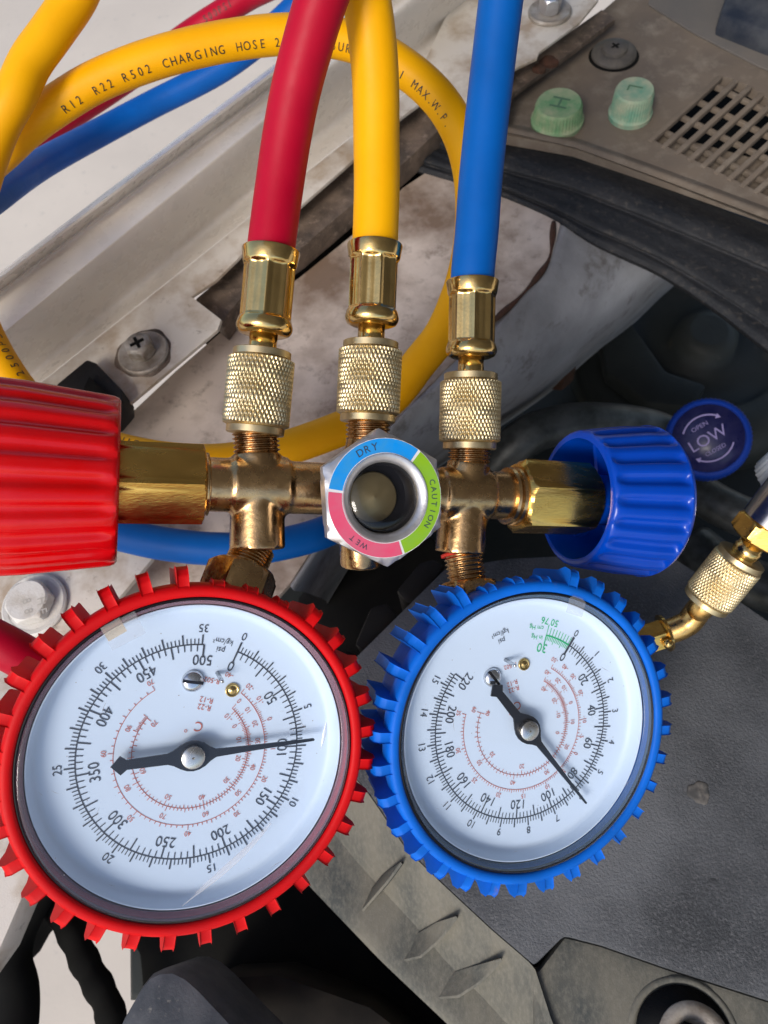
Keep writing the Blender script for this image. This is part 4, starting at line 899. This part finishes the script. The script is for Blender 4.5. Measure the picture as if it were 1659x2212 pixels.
gauge((3.471, -5.368, -19.26), ((.941, -.144, .307), (.166, .985, -.048), (-.295, .096, .951)), 'low side gauge in a blue boot', M_bblu, dict(
    bump=(0, 1, 31), fin0=2.0, a0=42.43, a1=317.57, pmax=220, pmin=2, pbig=10, kdeg=17.77, kmax=15.4, kmin=.1, kbig=.5, pnum=range(0, 221, 20), knum=range(0, 16, 1), axis=-6.5,
    temps=[(0, [('-50', 1.83, 37.5), ('-40', 1.83, 49.3), ('-30', 1.82, 60.5), ('-20', 1.79, 76.2), ('-10', 1.78, 98.8), ('-5', 1.76, 112.7), ('0', 1.77, 128.4), ('5', 1.77, 146.1), ('10', 1.79, 165.3), ('15', 1.8, 187.7), ('20', 1.8, 210.1), ('25', 1.8, 235.8), ('30', 1.81, 264.9), ('35', 1.81, 294.8)], 1, .115),
           (0, [('-40', 1.47, 36.9), ('-20', 1.45, 51.8), ('-10', 1.45, 63.0), ('0', 1.44, 79.7), ('10', 1.43, 100.1), ('20', 1.43, 126.4), ('30', 1.44, 159.8), ('40', 1.44, 199.2), ('50', 1.43, 244.8), ('60', 1.44, 301.0)], 1, .115),
           (0, [('-40', 1.06, 43.2), ('-20', 1.05, 67.4), ('-10', 1.03, 87.1), ('0', 1.03, 114.1), ('20', 1.03, 189.6), ('30', 1.05, 241.8), ('40', 1.05, 302.6)], -1, .115)],
    tarcs=[(1.61, [38, 49.3, 60.5, 76.2, 98.8, 128.4, 146.1, 165.3, 187.7, 210.1, 235.8, 264.9, 294.8], 1, 10), (1.24, [36.9, 44, 51.8, 63, 79.7, 100.1, 126.4, 159.8, 199.2, 244.8, 300], 1, 10), (1.24, [43, 54, 67.4, 87.1, 114.1, 150, 189.6, 241.8, 300], -1, 10)],
    unit='kgf/cm\u00b2', needle=149.7, screw=(1.56, 335.9, .235), slot=R(-60), rivet=(1.57, 9.3), pin=(1.79, 352.6), vac=(42.4, 24.6), tail=.92, r502=2, roundtape=True, tape=[(27.4, 3.05, 3.50, .24, M_tape)]))

# ================================================================ low side coupler knob
lc = pd(1530, 946, 33.0); ln = (-lc.normalized() * .86 + UP * .25).normalized()
lt = thing('quick_coupler', 'blue round coupler knob marked LOW between the seal and the blue valve knob', 'coupler', lc - ln * 4)
lo_ = lc - ln * 1.6
mesh('coupler_knob', lathe(lo_, lc, [(0, 1.6), (.05, 1.72), (.2, 1.78), (1.35, 1.76), (1.5, 1.70), (1.58, 1.62), (1.58, 1.50), (1.5, 1.48), (1.5, .05)], 180, rf=lambda t, s, r: r * (1 + (.012 * math.cos(60 * t) if .1 < s < 1.45 and r > 1.5 else 0))), M_lowk, lt, auto=50)
mesh('knob_label', lathe(lc - ln * .1, lc, [(0.0, 1.46), (.02, 1.46), (.022, .02)], 64), M_lowl, lt)
a_ = R(28); lx = (Vector((math.cos(a_), math.sin(a_), 0))); lx = (lx - ln * lx.dot(ln)).normalized(); ly = ln.cross(lx)
tx = MB(); lz = lc - ln * .06
def lput(sx, cx, cy, size, w=1.0):
    V, Fc, wd = glyphs(sx); tx.add([lz + lx * (cx + p * size * w) + ly * (cy + q * size) for p, q in V], Fc, False)
lput('LOW', 0, .02, .52); lput('OPEN', -.05, .62, .19, 1.1); lput('CLOSED', .0, -.58, .18, 1.0)
for sg_, ca in ((1, 90), (-1, 270)):
    v = []; n = 16
    for i in range(n + 1):
        a = R(ca + 48 - 96 * i / n); wd_ = .045
        for r_ in (1.0 - wd_ + .02, 1.0 + wd_): v.append(lz + lx * math.cos(a) * r_ * 1.02 + ly * math.sin(a) * r_)
    tx.add(v, [(2 * i, 2 * i + 1, 2 * i + 3, 2 * i + 2) for i in range(n)], False)
    e_ = R(ca - 48) ; tp = lz + (lx * math.cos(e_) + ly * math.sin(e_)) * 1.0; td = (lx * math.sin(e_) - ly * math.cos(e_)); tr_ = (lx * math.cos(e_) + ly * math.sin(e_))
    tx.add([tp + tr_ * .12, tp - tr_ * .12, tp + td * .2], [(0, 1, 2)], False)
mesh('knob_lettering', tx, M_lowt, lt)
mesh('coupler_body', lathe(lc - ln * 4.5, lc, [(0, 1.1), (.1, 1.2), (2.0, 1.2), (2.1, 1.0), (3.0, 1.0)], 40), M_black, lt)

# ================================================================ angled brass adapter at the right edge
et = thing('elbow_adapter', 'angled brass service adapter with knurled nut and nickel collar at the right', 'adapter', pd(1560, 1250, 24))
cq = lambda x, y: (1091.5 + x / 2.923, 897.4 + y / 2.923)
Ae, Be = pd(*cq(1262, 1180), 24.0), pd(*cq(1500, 885), 23.2)
de = (Be - Ae).normalized(); Le = (Be - Ae).length
knurl_nut(Ae, Be, 0, Le, .77, et, .73)
mesh('adapter_neck', lathe(Be, Be + de, [(-.1, .36), (.0, .36), (.12, .42), (.3, .42), (.34, .38), (.62, .38)], 40), M_brass, et)
he = Be + de * .6
mesh('adapter_hex', hexprism(he, he + de, 0, .62, .88, .4, cham=.1), M_hexb, et, auto=30)
mesh('nickel_collar', lathe(he + de * .6, he + de * 3, [(0, .72), (.03, .80), (3.2, .84)], 48), M_steel, et, auto=40)
wc = pd(1690, 1048, 24)
mesh('white_knurl', lathe(wc, wc + Vector((.3, .5, .6)), [(0, 1.0), (.9, 1.0)], 90, rf=lambda t, s, r: r * (1 + .03 * math.cos(30 * t))), mat('white_nylon', (.40, .43, .46), .4), et)
mt, _ = tube([Ae + de * .15, Ae - de * .25, pd(*cq(1215, 1235), 24.3), pd(*cq(1160, 1305), 24.5), pd(*cq(1090, 1345), 24.6), pd(*cq(1010, 1372), 24.7), pd(*cq(960, 1392), 24.7)], .40, 32, step=.08)
mesh('elbow_tube', mt, M_elbow, et)
f0 = pd(*cq(1015, 1370), 24.7); f1 = pd(*cq(860, 1420), 24.7)
mesh('end_flange', lathe(f0, f1, [(-.02, .4), (0, .60), (.09, .62), (.12, .56)], 40), M_brass, et, auto=40)
mesh('end_hex', hexprism(f0, f1, .1, 1.2, .52, .2, cham=.05), M_hexb, et, auto=30)
pb = pd(*cq(1030, 1440), 24.2)
mesh('pin_ball', lathe(pb - BN * .15, pb + BN, [(0, .05), (.04, .13), (.15, .18), (.26, .13), (.3, .02)], 20), M_brass, et)

# ---------------------------------------------------------------- upright and in metres
def finish():
    done = set()
    for o in C.objects:
        if o.type in ('CAMERA', 'LIGHT'): continue
        if o.type == 'MESH' and o.data.name not in done:
            done.add(o.data.name); o.data.transform(Matrix.Scale(0.01, 4))
        o.location = o.location * 0.01
    for o in C.objects:
        if o.parent is None and o.type not in ('CAMERA', 'LIGHT'):
            o.matrix_basis = W @ o.matrix_basis
finish()
